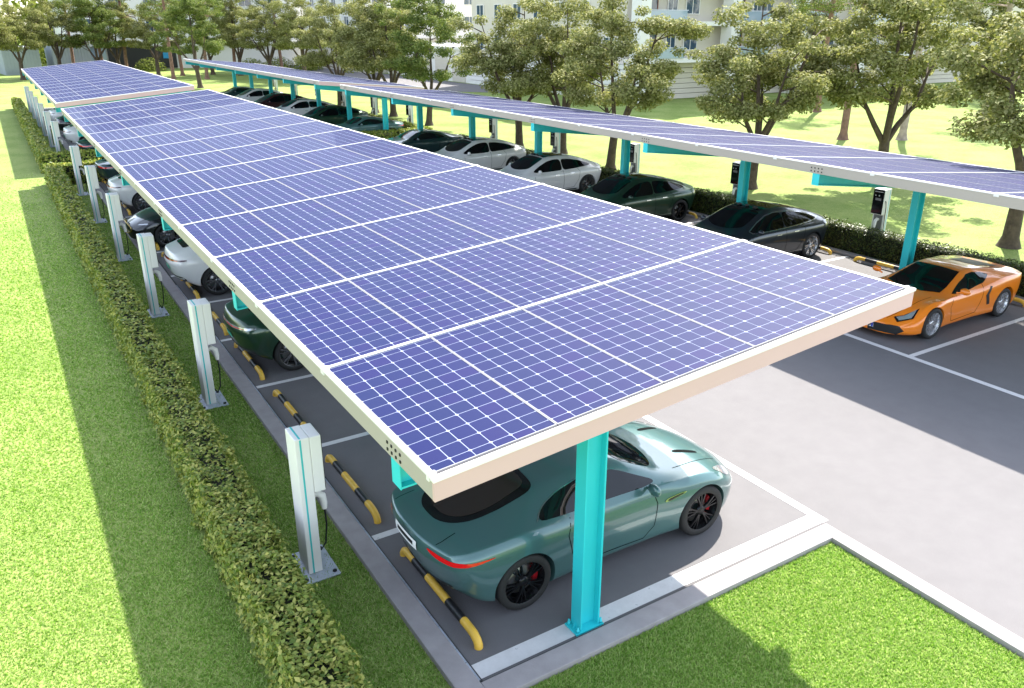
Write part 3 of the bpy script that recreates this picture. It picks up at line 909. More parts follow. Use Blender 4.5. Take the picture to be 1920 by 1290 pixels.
car_paint('paint_teal', (0.066, 0.150, 0.148), 0.30, 0.30)
car_paint('paint_orange', (0.90, 0.235, 0.010), 0.05, 0.30)
car_paint('paint_white', (0.74, 0.73, 0.72), 0.0, 0.35)
car_paint('paint_black', (0.010, 0.012, 0.016), 0.3, 0.3)
car_paint('paint_blueblack', (0.018, 0.026, 0.036), 0.5, 0.3)
car_paint('paint_green', (0.014, 0.050, 0.026), 0.4, 0.3)
car_paint('paint_darkteal', (0.014, 0.045, 0.050), 0.4, 0.3)
car_paint('paint_maroon', (0.050, 0.010, 0.012), 0.4, 0.3)

UP, SIDE, REAR, FRONT = (0,0,1), (0,1,0), (-1,0,0), (1,0,0)
def S2(pts, y=1.0): return [(x,y,z) for x,z in pts]
def T2(pts): return [(x,y,2.0) for x,y in pts]
def sym(pts): return pts + [(x,-y) for x,y in reversed(pts)]

# ---- the low coupe with a long bonnet and a sloping tail
coupe = dict(wb=2.62, wr=0.345, ww=0.25, ra_r=0.385, ra_f=0.38, rim='rim_black', caliper='caliper_red', wstyle='twin5',
  fplan=0.34, rplan=0.30, flean=0.25, fz=0.50, rlean=0.10, rz=0.75, ftuck=0.3, rtuck=0.55,
  hw=[(-0.98,0.80),(-0.80,0.88),(-0.40,0.945),(0.0,0.965),(0.45,0.945),(1.2,0.90),(1.9,0.905),(2.5,0.945),(2.85,0.94),(3.15,0.90),(3.35,0.84),(3.50,0.74)],
  zb=[(-0.98,0.40),(-0.75,0.27),(-0.4,0.20),(0.0,0.17),(2.6,0.15),(3.1,0.16),(3.50,0.22)],
  zs=[(-0.98,0.875),(-0.7,0.915),(-0.3,0.95),(0.05,0.965),(0.5,0.935),(1.2,0.895),(1.9,0.885),(2.45,0.87),(2.8,0.82),(3.1,0.74),(3.35,0.63),(3.50,0.52)],
  zt=[(-0.98,0.915),(-0.80,0.955),(-0.5,1.01),(-0.1,1.105),(0.35,1.215),(0.8,1.29),(1.15,1.31),(1.45,1.275),(1.8,1.14),(2.12,1.0),(2.3,0.965),(2.7,0.915),(3.05,0.83),(3.3,0.73),(3.50,0.58)],
  hs=[(-0.98,0.90),(-0.3,0.91),(0.2,0.91),(1.0,0.93),(1.9,0.94),(2.5,0.90),(3.5,0.90)],
  wt=[(-0.98,0.78),(-0.5,0.62),(0.0,0.54),(0.8,0.56),(1.4,0.60),(1.8,0.70),(2.2,0.76),(2.6,0.66),(3.1,0.62),(3.5,0.6)],
  cr=[(-0.98,0.02),(0.0,0.04),(1.0,0.05),(1.8,0.05),(2.2,0.04),(2.6,0.035),(3.5,0.03)])
coupe['patches'] = [
  ('windscreen','glass_dark',[(T2(sym([(2.20,0.0),(2.17,0.25),(2.08,0.48),(1.95,0.62),(1.70,0.585),(1.50,0.53),(1.47,0.3),(1.46,0.0)][:-1])),UP,False)],0.005),
  ('side_window','glass_dark',[(S2([(0.22,0.985),(0.33,1.06),(0.60,1.145),(0.90,1.195),(1.20,1.205),(1.42,1.17),(1.70,1.045),(1.93,0.945),(1.75,0.93),(1.0,0.945),(0.5,0.965)]),SIDE,True)],0.005),
  ('rear_window_surround','black_gloss',[(T2(sym([(0.42,0.0),(0.40,0.43),(0.30,0.50),(-0.10,0.50),(-0.40,0.46),(-0.60,0.34),(-0.70,0.16)])),UP,False)],0.004),
  ('rear_window','glass_brown',[(T2(sym([(0.36,0.0),(0.34,0.38),(-0.10,0.42),(-0.36,0.385),(-0.52,0.28),(-0.60,0.12)])),UP,False)],0.008),
  ('tail_light','tail_red',[([(-0.93,0.40,0.868),(-0.80,0.66,0.828),(-0.62,0.84,0.808),(-0.30,0.94,0.842),(-0.60,0.84,0.768),(-0.80,0.66,0.768),(-0.92,0.50,0.810)],(-0.75,0.66,0.10),True)],0.006),
  ('hood_vent','seam',[(T2([(2.60,0.30),(2.95,0.36),(2.98,0.40),(2.92,0.42),(2.58,0.37)]),UP,True)],0.004),
  ('headlight','lamp_clear',[([(2.86,0.80,0.84),(3.20,0.70,0.76),(3.30,0.66,0.66),(3.22,0.78,0.62),(3.05,0.86,0.72)],(0.7,0.6,0.45),True)],0.005),
  ('fender_vent','chrome',[(S2([(1.98,0.685),(2.02,0.725),(2.30,0.755),(2.32,0.735),(2.05,0.675)]),SIDE,True)],0.006),
  ('fender_vent_slot','black_plastic',[(S2([(2.03,0.69),(2.05,0.712),(2.27,0.742),(2.28,0.735),(2.07,0.685)]),SIDE,True)],0.010),
  ('window_trim','chrome',[(S2([(0.20,0.99),(0.33,1.067),(0.60,1.152),(0.90,1.203),(1.20,1.213),(1.42,1.178),(1.42,1.170),(1.20,1.205),(0.90,1.195),(0.60,1.145),(0.33,1.06),(0.22,0.985)]),SIDE,True)],0.006),
  ('front_grille','black_plastic',[([(3.5,0.42,0.50),(3.5,0.46,0.40),(3.5,0.36,0.30),(3.5,-0.36,0.30),(3.5,-0.46,0.40),(3.5,-0.42,0.50)],FRONT,False)],0.004),
  ('number_plate','plate_white',[([(-1,0.26,0.745),(-1,0.26,0.85),(-1,-0.26,0.85),(-1,-0.26,0.745)],(-1,0,0.2),False)],0.014),
  ('plate_marks','bolt_dark',[([(-1,0.19,0.775),(-1,0.19,0.82),(-1,-0.19,0.82),(-1,-0.19,0.775)],(-1,0,0.2),False)],0.016),
  ('rear_diffuser','black_plastic',[([(-1,0.62,0.40),(-1,0.70,0.46),(-1,0.40,0.44),(-1,-0.40,0.44),(-1,-0.70,0.46),(-1,-0.62,0.40),(-1,-0.5,0.33),(-1,0.5,0.33)],REAR,False)],0.004),
  ('door_handle','seam',[(S2([(0.72,0.80),(0.90,0.80),(0.90,0.815),(0.72,0.815)]),SIDE,True)],0.006),
  ('rear_badge','chrome',[([(-1,0.09,0.905),(-1,0.09,0.918),(-1,-0.09,0.918),(-1,-0.09,0.905)],(-0.6,0,0.8),False)],0.006),
  ('fuel_cap_light','lamp_clear',[(S2([(0.08,0.955),(0.12,0.985),(0.17,0.975),(0.15,0.945)]),(0,1,0.5),True)],0.005),
  ]
coupe['seams'] = [
  ([(0.62,1,0.93),(0.56,1,0.75),(0.62,1,0.50),(0.78,1,0.30),(1.7,1,0.27),(1.85,1,0.40),(1.88,1,0.70),(1.80,1,0.90)],SIDE,True,0.010),
  ([(-0.98,0.50,1),(-0.80,0.52,1),(-0.62,0.50,1)],UP,True,0.010),
  ([(2.30,0.66,2),(2.75,0.60,2),(3.15,0.52,2)],UP,True,0.008),
  ]
def coupe_badge(b):
    pass
coupe['extras'] = [
  ('wing_mirror', lambda b: mirror_shape(b, 1.72, 0.99, 0.98, 1), ['paint_teal']),
  ('wing_mirror', lambda b: mirror_shape(b, 1.72, 0.99, 0.98, -1), ['paint_teal']),
  ]

# ---- the orange wedge with a mid engine
wedge = dict(rounded=False, wb=2.56, wr=0.325, ww=0.26, ra_r=0.368, ra_f=0.352, rim='rim_silver', caliper='caliper_grey', wstyle='multi',
  fplan=0.40, rplan=0.16, flean=0.55, fz=0.34, rlean=-0.05, rz=0.8, ftuck=0.2, rtuck=0.4,
  hw=[(-0.86,0.86),(-0.6,0.93),(-0.2,0.95),(0.1,0.955),(0.6,0.93),(1.2,0.895),(1.8,0.895),(2.3,0.935),(2.65,0.945),(3.0,0.92),(3.3,0.86),(3.50,0.74)],
  zb=[(-0.86,0.30),(-0.5,0.18),(0.0,0.13),(2.6,0.115),(3.1,0.115),(3.50,0.15)],
  zs=[(-0.86,0.86),(-0.4,0.90),(0.05,0.905),(0.5,0.86),(1.0,0.79),(1.5,0.75),(2.0,0.745),(2.45,0.755),(2.75,0.70),(3.1,0.525),(3.35,0.42),(3.50,0.34)],
  zt=[(-0.86,0.91),(-0.4,0.965),(0.1,1.045),(0.5,1.10),(0.85,1.135),(1.1,1.12),(1.5,0.99),(1.9,0.84),(2.15,0.785),(2.5,0.74),(2.9,0.635),(3.2,0.505),(3.50,0.37)],
  hs=[(-0.86,0.95),(0.0,0.93),(0.6,0.92),(1.5,0.94),(2.2,0.94),(2.6,0.88),(3.5,0.92)],
  wt=[(-0.86,0.80),(-0.3,0.66),(0.3,0.56),(0.9,0.56),(1.3,0.60),(1.8,0.70),(2.2,0.74),(2.6,0.66),(3.5,0.70)],
  cr=[(-0.86,0.015),(0.5,0.03),(1.0,0.035),(1.8,0.03),(2.2,0.02),(3.5,0.02)])
wedge['patches'] = [
  ('windscreen','glass_black',[(T2(sym([(2.16,0.0),(2.12,0.30),(1.98,0.60),(1.72,0.58),(1.16,0.475),(1.14,0.0)][:-1])),UP,False)],0.005),
  ('side_window','glass_dark',[(S2([(0.42,0.985),(0.60,1.035),(0.85,1.065),(1.08,1.05),(1.40,0.94),(1.80,0.79),(1.70,0.78),(1.2,0.805),(0.75,0.87)]),SIDE,True)],0.005),
  ('side_intake','black_plastic',[(S2([(0.56,0.40),(0.66,0.40),(0.74,0.62),(0.60,0.80),(0.54,0.79),(0.64,0.62)]),SIDE,True)],0.005),
  ('headlight','lamp_clear',[([(2.86,0.72,0.70),(3.10,0.62,0.6),(3.20,0.50,0.52),(3.24,0.60,0.48),(3.08,0.76,0.55)],(0.35,0.25,0.9),True)],0.005),
  ('headlight_surround','black_gloss',[([(2.82,0.74,0.70),(3.10,0.60,0.6),(3.22,0.46,0.52),(3.30,0.60,0.46),(3.08,0.80,0.55)],(0.35,0.25,0.9),True)],0.003),
  ('front_intake','black_plastic',[([(3.5,0.10,0.335),(3.5,0.70,0.365),(3.5,0.78,0.28),(3.5,0.66,0.185),(3.5,0.10,0.165)],(1,0.12,0.12),True)],0.012),
  ('engine_cover','black_plastic',[(T2(sym([(0.30,0.0),(0.26,0.32),(-0.50,0.40),(-0.55,0.0)][:-1])),UP,False)],0.005),
  ('rear_grille','black_plastic',[([(-1,0.62,0.72),(-1,0.66,0.60),(-1,-0.66,0.60),(-1,-0.62,0.72)],REAR,False)],0.004),
  ('tail_light','tail_red',[([(-1,0.46,0.80),(-1,0.76,0.79),(-1,0.74,0.73),(-1,0.46,0.745)],REAR,True)],0.005),
  ]
wedge['seams'] = [
  ([(0.80,1,0.86),(0.86,1,0.60),(1.0,1,0.28),(1.85,1,0.24),(1.98,1,0.55),(1.85,1,0.76)],SIDE,True,0.010),
  ([(2.25,0.60,2),(2.8,0.52,2),(3.30,0.36,2)],UP,True,0.008),
  ([(0.30,0.42,2),(-0.6,0.50,2)],UP,True,0.010)]
wedge['extras'] = [
  ('number_plate', lambda b: b.bbox(3.475,3.495,-0.26,0.22,0.225,0.325,0.004), ['plate_white']),
  ('plate_band', lambda b: b.box(3.496,3.499,0.175,0.218,0.23,0.32), ['plate_blue']),
  ('wing_mirror', lambda b: mirror_shape(b, 1.78, 1.02, 0.90, 1, 0.12, 0.11, 0.07), ['paint_teal']),
  ('wing_mirror', lambda b: mirror_shape(b, 1.78, 1.02, 0.90, -1, 0.12, 0.11, 0.07), ['paint_teal']),
  ]

# ---- the fastback saloon
saloon = dict(wb=2.89, wr=0.355, ww=0.24, ra_r=0.395, ra_f=0.395, rim='rim_grey', caliper='caliper_grey', wstyle='six',
  fplan=0.36, rplan=0.30, flean=0.30, fz=0.55, rlean=0.30, rz=0.80, ftuck=0.25, rtuck=0.45,
  hw=[(-0.95,0.80),(-0.75,0.88),(-0.35,0.945),(0.1,0.965),(1.4,0.955),(2.7,0.965),(3.1,0.955),(3.4,0.91),(3.65,0.84),(3.85,0.72)],
  zb=[(-0.95,0.44),(-0.7,0.32),(-0.3,0.22),(0.0,0.19),(2.9,0.18),(3.4,0.19),(3.85,0.27)],
  zs=[(-0.95,0.95),(-0.5,1.0),(0.1,0.995),(0.9,0.96),(1.8,0.93),(2.5,0.905),(2.9,0.87),(3.3,0.80),(3.6,0.70),(3.85,0.57)],
  zt=[(-0.95,1.03),(-0.75,1.09),(-0.4,1.19),(0.1,1.33),(0.6,1.43),(1.1,1.485),(1.5,1.48),(1.85,1.40),(2.2,1.25),(2.55,1.08),(2.75,1.0),(3.1,0.945),(3.5,0.84),(3.85,0.66)],
  hs=[(-0.95,0.90),(0.0,0.90),(1.0,0.93),(2.2,0.94),(2.9,0.90),(3.85,0.90)],
  wt=[(-0.95,0.70),(-0.4,0.60),(0.3,0.57),(1.0,0.59),(1.6,0.62),(2.2,0.70),(2.6,0.76),(3.0,0.66),(3.85,0.62)],
  cr=[(-0.95,0.02),(0.0,0.04),(1.0,0.05),(2.0,0.05),(2.6,0.04),(3.85,0.03)])
saloon['patches'] = [
  ('windscreen','glass_black',[(T2(sym([(2.66,0.0),(2.62,0.30),(2.46,0.62),(2.15,0.60),(1.76,0.53),(1.73,0.0)][:-1])),UP,False)],0.005),
  ('roof_glass','glass_black',[(T2(sym([(1.70,0.0),(1.70,0.50),(1.0,0.485),(0.30,0.47),(0.28,0.0)][:-1])),UP,False)],0.005),
  ('rear_window','glass_black',[(T2(sym([(0.26,0.0),(0.26,0.46),(-0.30,0.47),(-0.58,0.43),(-0.62,0.0)][:-1])),UP,False)],0.005),
  ('front_side_window','glass_black',[(S2([(1.12,0.985),(1.12,1.355),(1.40,1.365),(1.70,1.32),(2.05,1.19),(2.38,1.02),(2.30,0.975),(1.7,0.97)]),SIDE,True)],0.005),
  ('rear_side_window','glass_black',[(S2([(1.09,0.985),(1.09,1.355),(0.75,1.335),(0.35,1.27),(-0.05,1.165),(-0.25,1.085),(-0.10,1.055),(0.45,1.015)]),SIDE,True)],0.005),
  ('tail_light','tail_dark',[([(-1,0.0,0.905),(-0.95,0.40,0.905),(-0.80,0.72,0.915),(-0.62,0.86,0.93),(-0.62,0.86,0.90),(-0.80,0.72,0.87),(-0.95,0.40,0.855),(-1,0.0,0.855)],(-0.9,0.43,0),True)],0.005),
  ('tail_light_glow','tail_red',[([(-1,0.05,0.878),(-0.95,0.40,0.878),(-0.82,0.70,0.893),(-0.82,0.70,0.882),(-0.95,0.40,0.866),(-1,0.05,0.866)],(-0.9,0.43,0),True)],0.008),
  ('headlight','lamp_clear',[([(3.35,0.84,0.74),(3.62,0.66,0.715),(3.64,0.64,0.69),(3.40,0.84,0.70)],(0.75,0.6,0.25),True)],0.005),
  ('front_intake','black_plastic',[([(3.85,0.60,0.42),(3.85,0.66,0.34),(3.85,0.50,0.27),(3.85,-0.50,0.27),(3.85,-0.66,0.34),(3.85,-0.60,0.42)],FRONT,False)],0.004),
  ('rear_diffuser','black_plastic',[([(-1,0.75,0.50),(-1,0.78,0.42),(-1,0.55,0.35),(-1,-0.55,0.35),(-1,-0.78,0.42),(-1,-0.75,0.50)],REAR,False)],0.004),
  ('number_plate','plate_green',[([(-1,0.22,0.60),(-1,0.22,0.71),(-1,-0.22,0.71),(-1,-0.22,0.60)],(-1,0,0),False)],0.012),
  ('door_handle','chrome',[(S2([(0.62,0.845),(0.80,0.845),(0.80,0.865),(0.62,0.865)]),SIDE,True)],0.012),
  ('door_handle','chrome',[(S2([(1.28,0.82),(1.46,0.82),(1.46,0.84),(1.28,0.84)]),SIDE,True)],0.012),
  ('sill','black_plastic',[(S2([(0.50,0.245),(0.50,0.29),(2.40,0.275),(2.40,0.235)]),SIDE,True)],0.004),
  ]
saloon['seams'] = [
  ([(1.10,1,0.985),(1.08,1,0.60),(1.10,1,0.30),(2.2,1,0.29),(2.34,1,0.45),(2.36,1,0.90)],SIDE,True,0.010),
  ([(1.08,1,0.32),(0.62,1,0.34),(0.42,1,0.62),(0.36,1,0.90),(0.45,1,1.0)],SIDE,True,0.010),
  ([(2.75,0.70,2),(3.2,0.64,2),(3.6,0.54,2)],UP,True,0.008)]
saloon['extras'] = [
  ('wing_mirror', lambda b: mirror_shape(b, 2.20, 1.03, 1.02, 1, 0.11, 0.10, 0.07), ['paint_teal']),
  ('wing_mirror', lambda b: mirror_shape(b, 2.20, 1.03, 1.02, -1, 0.11, 0.10, 0.07), ['paint_teal']),
  ('roof_sensor', lambda b: b.bbox(1.62,1.72,0.23,0.33,1.455,1.50,0.012), ['black_plastic']),
  ('roof_sensor', lambda b: b.bbox(1.62,1.72,-0.33,-0.23,1.455,1.50,0.012), ['black_plastic']),
  ('roof_sensor', lambda b: b.bbox(1.63,1.71,-0.04,0.04,1.465,1.515,0.012), ['black_plastic']),
  ]
define_car('coupe', coupe); define_car('wedge', wedge); define_car('saloon', saloon)

PAINTED = {'body','wing_mirror'}
def car(kind, paint, x, y, facing, label, cat='car', name='parked_car', group=None, swaps=None, skip=(), rim=None, caliper=None):
    """x,y: centre between the axles on the ground; facing +1 nose to +X, -1 nose to -X"""
    S, parts, wm = CARS[kind]
    rz = 0 if facing > 0 else math.pi
    t = thing(name, label, cat, (x, y, 0.012), rz, group)
    off = -S['wb']/2
    for nm, me, kd in parts:
        if nm in skip: continue
        o = link(nm, me, t, (off,0,0))
        if kd: o['kind'] = kd
        if nm in PAINTED:
            o.material_slots[0].link = 'OBJECT'; o.material_slots[0].material = MATS[paint]
        if swaps and nm in swaps:
            o.material_slots[0].link = 'OBJECT'; o.material_slots[0].material = MATS[swaps[nm]]
    for ax in (0.0, S['wb']):
        for s_ in (-1,1):
            yy_ = s_*(0.955-S['ww']/2-0.02)
            w = link('wheel', wm[0], t, (off+ax, yy_, S['wr']), (0,0,0 if s_ < 0 else math.pi))
            r_ = link('rim', wm[1], w, (0,0,0), (0, random.random()*6.28, 0))
            if rim: r_.material_slots[0].link = 'OBJECT'; r_.material_slots[0].material = MATS[rim]
            link('brake_disc', wm[2], w)
            c_ = link('brake_caliper', wm[3], w, (0,0,0), (0,0 if s_ < 0 else math.pi,0))
            if caliper: c_.material_slots[0].link = 'OBJECT'; c_.material_slots[0].material = MATS[caliper]
    return t

GL, GR = 'cars parked in the left row', 'cars parked in the right row'
def by(k, blk=Y0): return blk + (k+0.5)*BP
car('coupe','paint_teal', 5.20, 6.92, 1, 'teal metallic sports coupe with red wrap-round tail lights under the nearest carport corner', group=GL)
car('saloon','paint_green', 5.25, by(3)-0.02, 1, 'dark green car in the left row between the near charging posts', group=GL, swaps={'tail_light':'lamp_clear'})
car('saloon','paint_white', 5.12, by(5)+0.02, 1, 'white fastback in the left row nearest the camera', group=GL)
black = car('saloon','paint_black', 4.95, by(7), -1, 'black car with gold grille surround parked nose to the left hedge', group=GL, skip=('number_plate',))
car('saloon','paint_white', 5.12, by(9), 1, 'white fastback in the left row, farther along beyond the black car', group=GL)
car('coupe','paint_darkteal', 5.2, by(11), 1, 'dark teal coupe with a red light strip, just before the left cross hedges', group=GL)
L2 = [('coupe','paint_darkteal','dark teal coupe with a red light strip, first beyond the left cross hedges'),('saloon','paint_white','white car nearest under the far left carport, beyond the cross hedges'),
      ('saloon','paint_black','black car in the middle of the row under the far left carport'),('saloon','paint_white','white car deep under the far left carport, beyond the black one')]
for i,(kd,pt,lb) in enumerate(L2):
    car(kd, pt, 5.15 if kd == 'coupe' else 5.1, by(2*i, BLK2), 1, lb, group=GL)
# right row, noses to the lane
XR = 16.62
car('wedge','paint_orange', XR, 9.43, -1, 'bright orange wedge-shaped sports car in the right row', name='sports_car', group=GR)
car('saloon','paint_blueblack', 16.80, by(3)+0.10, -1, 'glossy black saloon with chrome window line, second car in the right row', group=GR, rim='rim_silver')
car('saloon','paint_green', 16.85, by(5)+0.06, -1, 'dark green car in the right row between the black saloon and the white ones', group=GR, rim='rim_black')
car('saloon','paint_white', 17.0, by(7), -1, 'white fastback with black roof, nearer of the two side by side in the right row', group=GR)
car('saloon','paint_white', 17.0, by(9), -1, 'white fastback with black roof, farther of the two side by side in the right row', group=GR)
car('coupe','paint_darkteal', 16.9, by(11), -1, 'dark teal coupe beside the right cross hedge', group=GR)
R2 = [('coupe','paint_teal','blue-teal coupe just beyond the right cross hedge'),('saloon','paint_green','dark green car second beyond the right cross hedge'),
      ('saloon','paint_white','white car with dark windows between the far green and maroon cars'),('saloon','paint_maroon','dark maroon car between two white cars under the far right carport'),
      ('saloon','paint_white','white car farthest along the right row, next to the last dark car'),('coupe','paint_darkteal','last dark car at the far end of the right row')]
for i,(kd,pt,lb) in enumerate(R2):
    car(kd, pt, 16.9, by(2*i, BLK2), -1, lb, group=GR)

# chrome window line for the black saloon and the gold grille of the black car
def add_line(t, kind, pl, w, m_, nm, off=0.008):
    S, parts, wm = CARS[kind]
    me0 = parts[0][1]
    raw, _ = build_body(S)
    bvh = BVHTree.FromPolygons([v.co[:] for v in raw.vertices], [tuple(p_.vertices) for p_ in raw.polygons])
    b = MB()
    for i in range(len(pl)-1):
        a, c = Vector(pl[i]), Vector(pl[i+1]); s_ = (c-a).cross(Vector((0,1,0))).normalized()*w/2
        V3, F = patch(bvh, [a-s_, a+s_, c+s_, c-s_], SIDE, off, 0.06)
        b.add(V3, F, 0, True); b.add([(x_,-y_,z_) for x_,y_,z_ in V3], [f[::-1] for f in F], 0, True)
    o = link(nm, b.mesh(nm, [m_], fixn=False), t, (-S['wb']/2,0,0)); return o
WIN = [(2.40,1,1.02),(2.06,1,1.20),(1.71,1,1.335),(1.40,1,1.378),(1.09,1,1.370),(0.75,1,1.348),(0.35,1,1.283),(-0.05,1,1.177),(-0.27,1,1.085),(-0.10,1,1.047),(0.45,1,1.005),(1.12,1,0.973),(1.7,1,0.958),(2.30,1,0.963),(2.40,1,1.02)]
for o in list(bpy.data.objects):
    if o.get('label','').startswith('glossy black saloon'):
        add_line(o, 'saloon', WIN, 0.022, 'chrome', 'window_trim')
gb = MB()
ring = [(3.72+0.0*math.cos(a), 0.52*math.cos(a), 0.56+0.17*math.sin(a)) for a in np.linspace(0, 2*math.pi, 25)]
ring = [(3.86-0.36*(abs(y_)/0.96)**2.4, y_, z_) for _,y_,z_ in ring]
gb.tube(ring, 0.016, 8, caps=False)
link('grille_ring', gb.mesh('grille_ring', ['gold']), black, (-1.445,0,0))
gb = MB(); gb.bbox(3.80,3.83,-0.14,0.14,0.72,0.76,0.006); link('badge', gb.mesh('badge', ['gold']), black, (-1.445,0,0.0))

# ------------------------------------------------------------------ plants
def leaf_quads(cent, nrm, size, jitter=0.6, asp=0.5):
    """two-triangle folded leaves at the given centres"""
    n = len(cent)
    nn = nrm + RNG.normal(0, jitter, (n,3)); nn /= np.linalg.norm(nn, axis=1, keepdims=True)+1e-9
    rv = RNG.normal(0, 1, (n,3)); u = np.cross(nn, rv); u /= np.linalg.norm(u, axis=1, keepdims=True)+1e-9
    w = np.cross(nn, u)
    s = (size*(0.7+0.6*RNG.random(n)))[:,None] if not np.isscalar(size) else (size*(0.7+0.6*RNG.random(n)))[:,None]
    a = cent - u*s*0.5; b = cent + u*s*0.5
    fold = nn*s*0.12
    c = cent + w*s*asp*0.5 + fold; d = cent - w*s*asp*0.5 + fold
    V = np.stack([a,c,b,d], axis=1).reshape(-1,3)
    F = np.arange(n*4).reshape(-1,4)
    return V, F
def quads_mesh(name, V, F, mats, mi=None):
    me = bpy.data.meshes.new(name)
    nv, nf = len(V), len(F)
    me.vertices.add(nv); me.vertices.foreach_set('co', np.ascontiguousarray(V, dtype=np.float32).ravel())
    k = F.shape[1]
    me.loops.add(nf*k); me.loops.foreach_set('vertex_index', np.ascontiguousarray(F, dtype=np.int32).ravel())
    me.polygons.add(nf); me.polygons.foreach_set('loop_start', np.arange(0, nf*k, k, dtype=np.int32))
    for m_ in mats: me.materials.append(MATS[m_])
    if mi is not None: me.polygons.foreach_set('material_index', mi.astype(np.int32))
    me.update(calc_edges=True); me.validate()
    return me

def hedge(name, label, boxes, dens, leafm='leaf_hedge', lsize=0.064, group='clipped hedges round the car park'):
    """boxes: (x0,x1,y0,y1,h); leaves over all faces plus a dark core"""
    VV, FF, off = [], [], 0
    core = MB()
    for (x0,x1,y0,y1,h) in boxes:
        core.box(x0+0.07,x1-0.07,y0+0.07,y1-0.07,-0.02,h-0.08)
        faces = [((x0,y0,h),(x1-x0,0,0),(0,y1-y0,0),(0,0,1)),((x0,y0,0),(0,y1-y0,0),(0,0,h),(-1,0,0)),((x1,y0,0),(0,y1-y0,0),(0,0,h),(1,0,0)),
                 ((x0,y0,0),(x1-x0,0,0),(0,0,h),(0,-1,0)),((x0,y1,0),(x1-x0,0,0),(0,0,h),(0,1,0))]
        for o,u,v,n in faces:
            o,u,v,n = map(np.array, (o,u,v,n)); area = np.linalg.norm(u)*np.linalg.norm(v)
            cnt = int(area*dens(0.5*(y0+y1)))
            # split along y so density can fall with distance
            a = RNG.random(cnt); b_ = RNG.random(cnt)
            P = o + a[:,None]*u + b_[:,None]*v
            keep = RNG.random(cnt) < np.clip(np.array([dens(q) for q in P[:,1]])/dens(0.5*(y0+y1)), 0, 1)
            if dens(y0+0.1) > dens(0.5*(y0+y1)):
                extra = int(area*dens(y0))
                a2 = RNG.random(extra); b2 = RNG.random(extra); P2 = o + a2[:,None]*u + b2[:,None]*v
                pr_ = np.clip((np.array([dens(q) for q in P2[:,1]])-dens(0.5*(y0+y1)))/dens(y0), 0, 1)
                P = np.concatenate([P[keep], P2[RNG.random(extra) < pr_]])
            else: P = P[keep]
            m = len(P)
            lump = 0.05*np.sin(P[:,0]*9.1+P[:,1]*5.3)*np.sin(P[:,1]*3.7+P[:,2]*7.9)+0.03*np.sin(P[:,1]*11.7+P[:,0]*3.3)
            dep = RNG.random(m)**1.6*-0.11 + lump*0.7 + (RNG.random(m)**8)*0.07
            P = P + n*dep[:,None]
            far = np.clip((P[:,1]-12)/30, 0, 1.6)
            nn = np.tile(n, (m,1)) + np.array((0,0,0.5))
            V,F = leaf_quads(P, nn, lsize*(1+far), 0.55, 0.55)
            VV.append(V); FF.append(F+off); off += len(V)
    V = np.concatenate(VV); F = np.concatenate(FF)
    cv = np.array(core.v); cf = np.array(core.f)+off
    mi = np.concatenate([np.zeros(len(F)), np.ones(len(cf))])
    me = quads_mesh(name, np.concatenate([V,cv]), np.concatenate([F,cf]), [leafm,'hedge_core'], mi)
    o = link(name, me); return tag(o, label, 'hedge', group)
dn = lambda y: 2200 if y < 9 else (1500 if y < 14 else (800 if y < 24 else 350))
hedge('hedge','long clipped green hedge along the left lawn beside the near charging posts', [(1.20,1.74,3.0,14.0,0.80),(1.20,1.74,14.0,36.9,0.80)], dn)
hedge('hedge','short clipped cross hedge at the end of the near left bays', [(1.20,7.6,36.92,37.45,0.80)], lambda y: 400)
hedge('hedge','short clipped cross hedge at the start of the far left bays', [(1.20,7.6,40.3,40.85,0.80)], lambda y: 400)
hedge('hedge','far clipped hedge along the left lawn beyond the cross hedges', [(1.20,1.74,40.86,74,0.80)], lambda y: 260)
dr = lambda y: 900 if y < 20 else 450
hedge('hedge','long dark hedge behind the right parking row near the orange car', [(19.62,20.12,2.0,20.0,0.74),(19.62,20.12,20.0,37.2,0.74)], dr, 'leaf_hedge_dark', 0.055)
hedge('hedge','short cross hedge beside the dark teal coupe in the right row', [(14.5,20.12,37.25,37.8,0.72)], lambda y: 400)
hedge('hedge','short cross hedge at the start of the far right bays', [(14.5,20.12,40.6,41.15,0.72)], lambda y: 400)
hedge('hedge','far hedge behind the distant cars of the right row', [(19.62,20.12,41.2,74,0.72)], lambda y: 220)

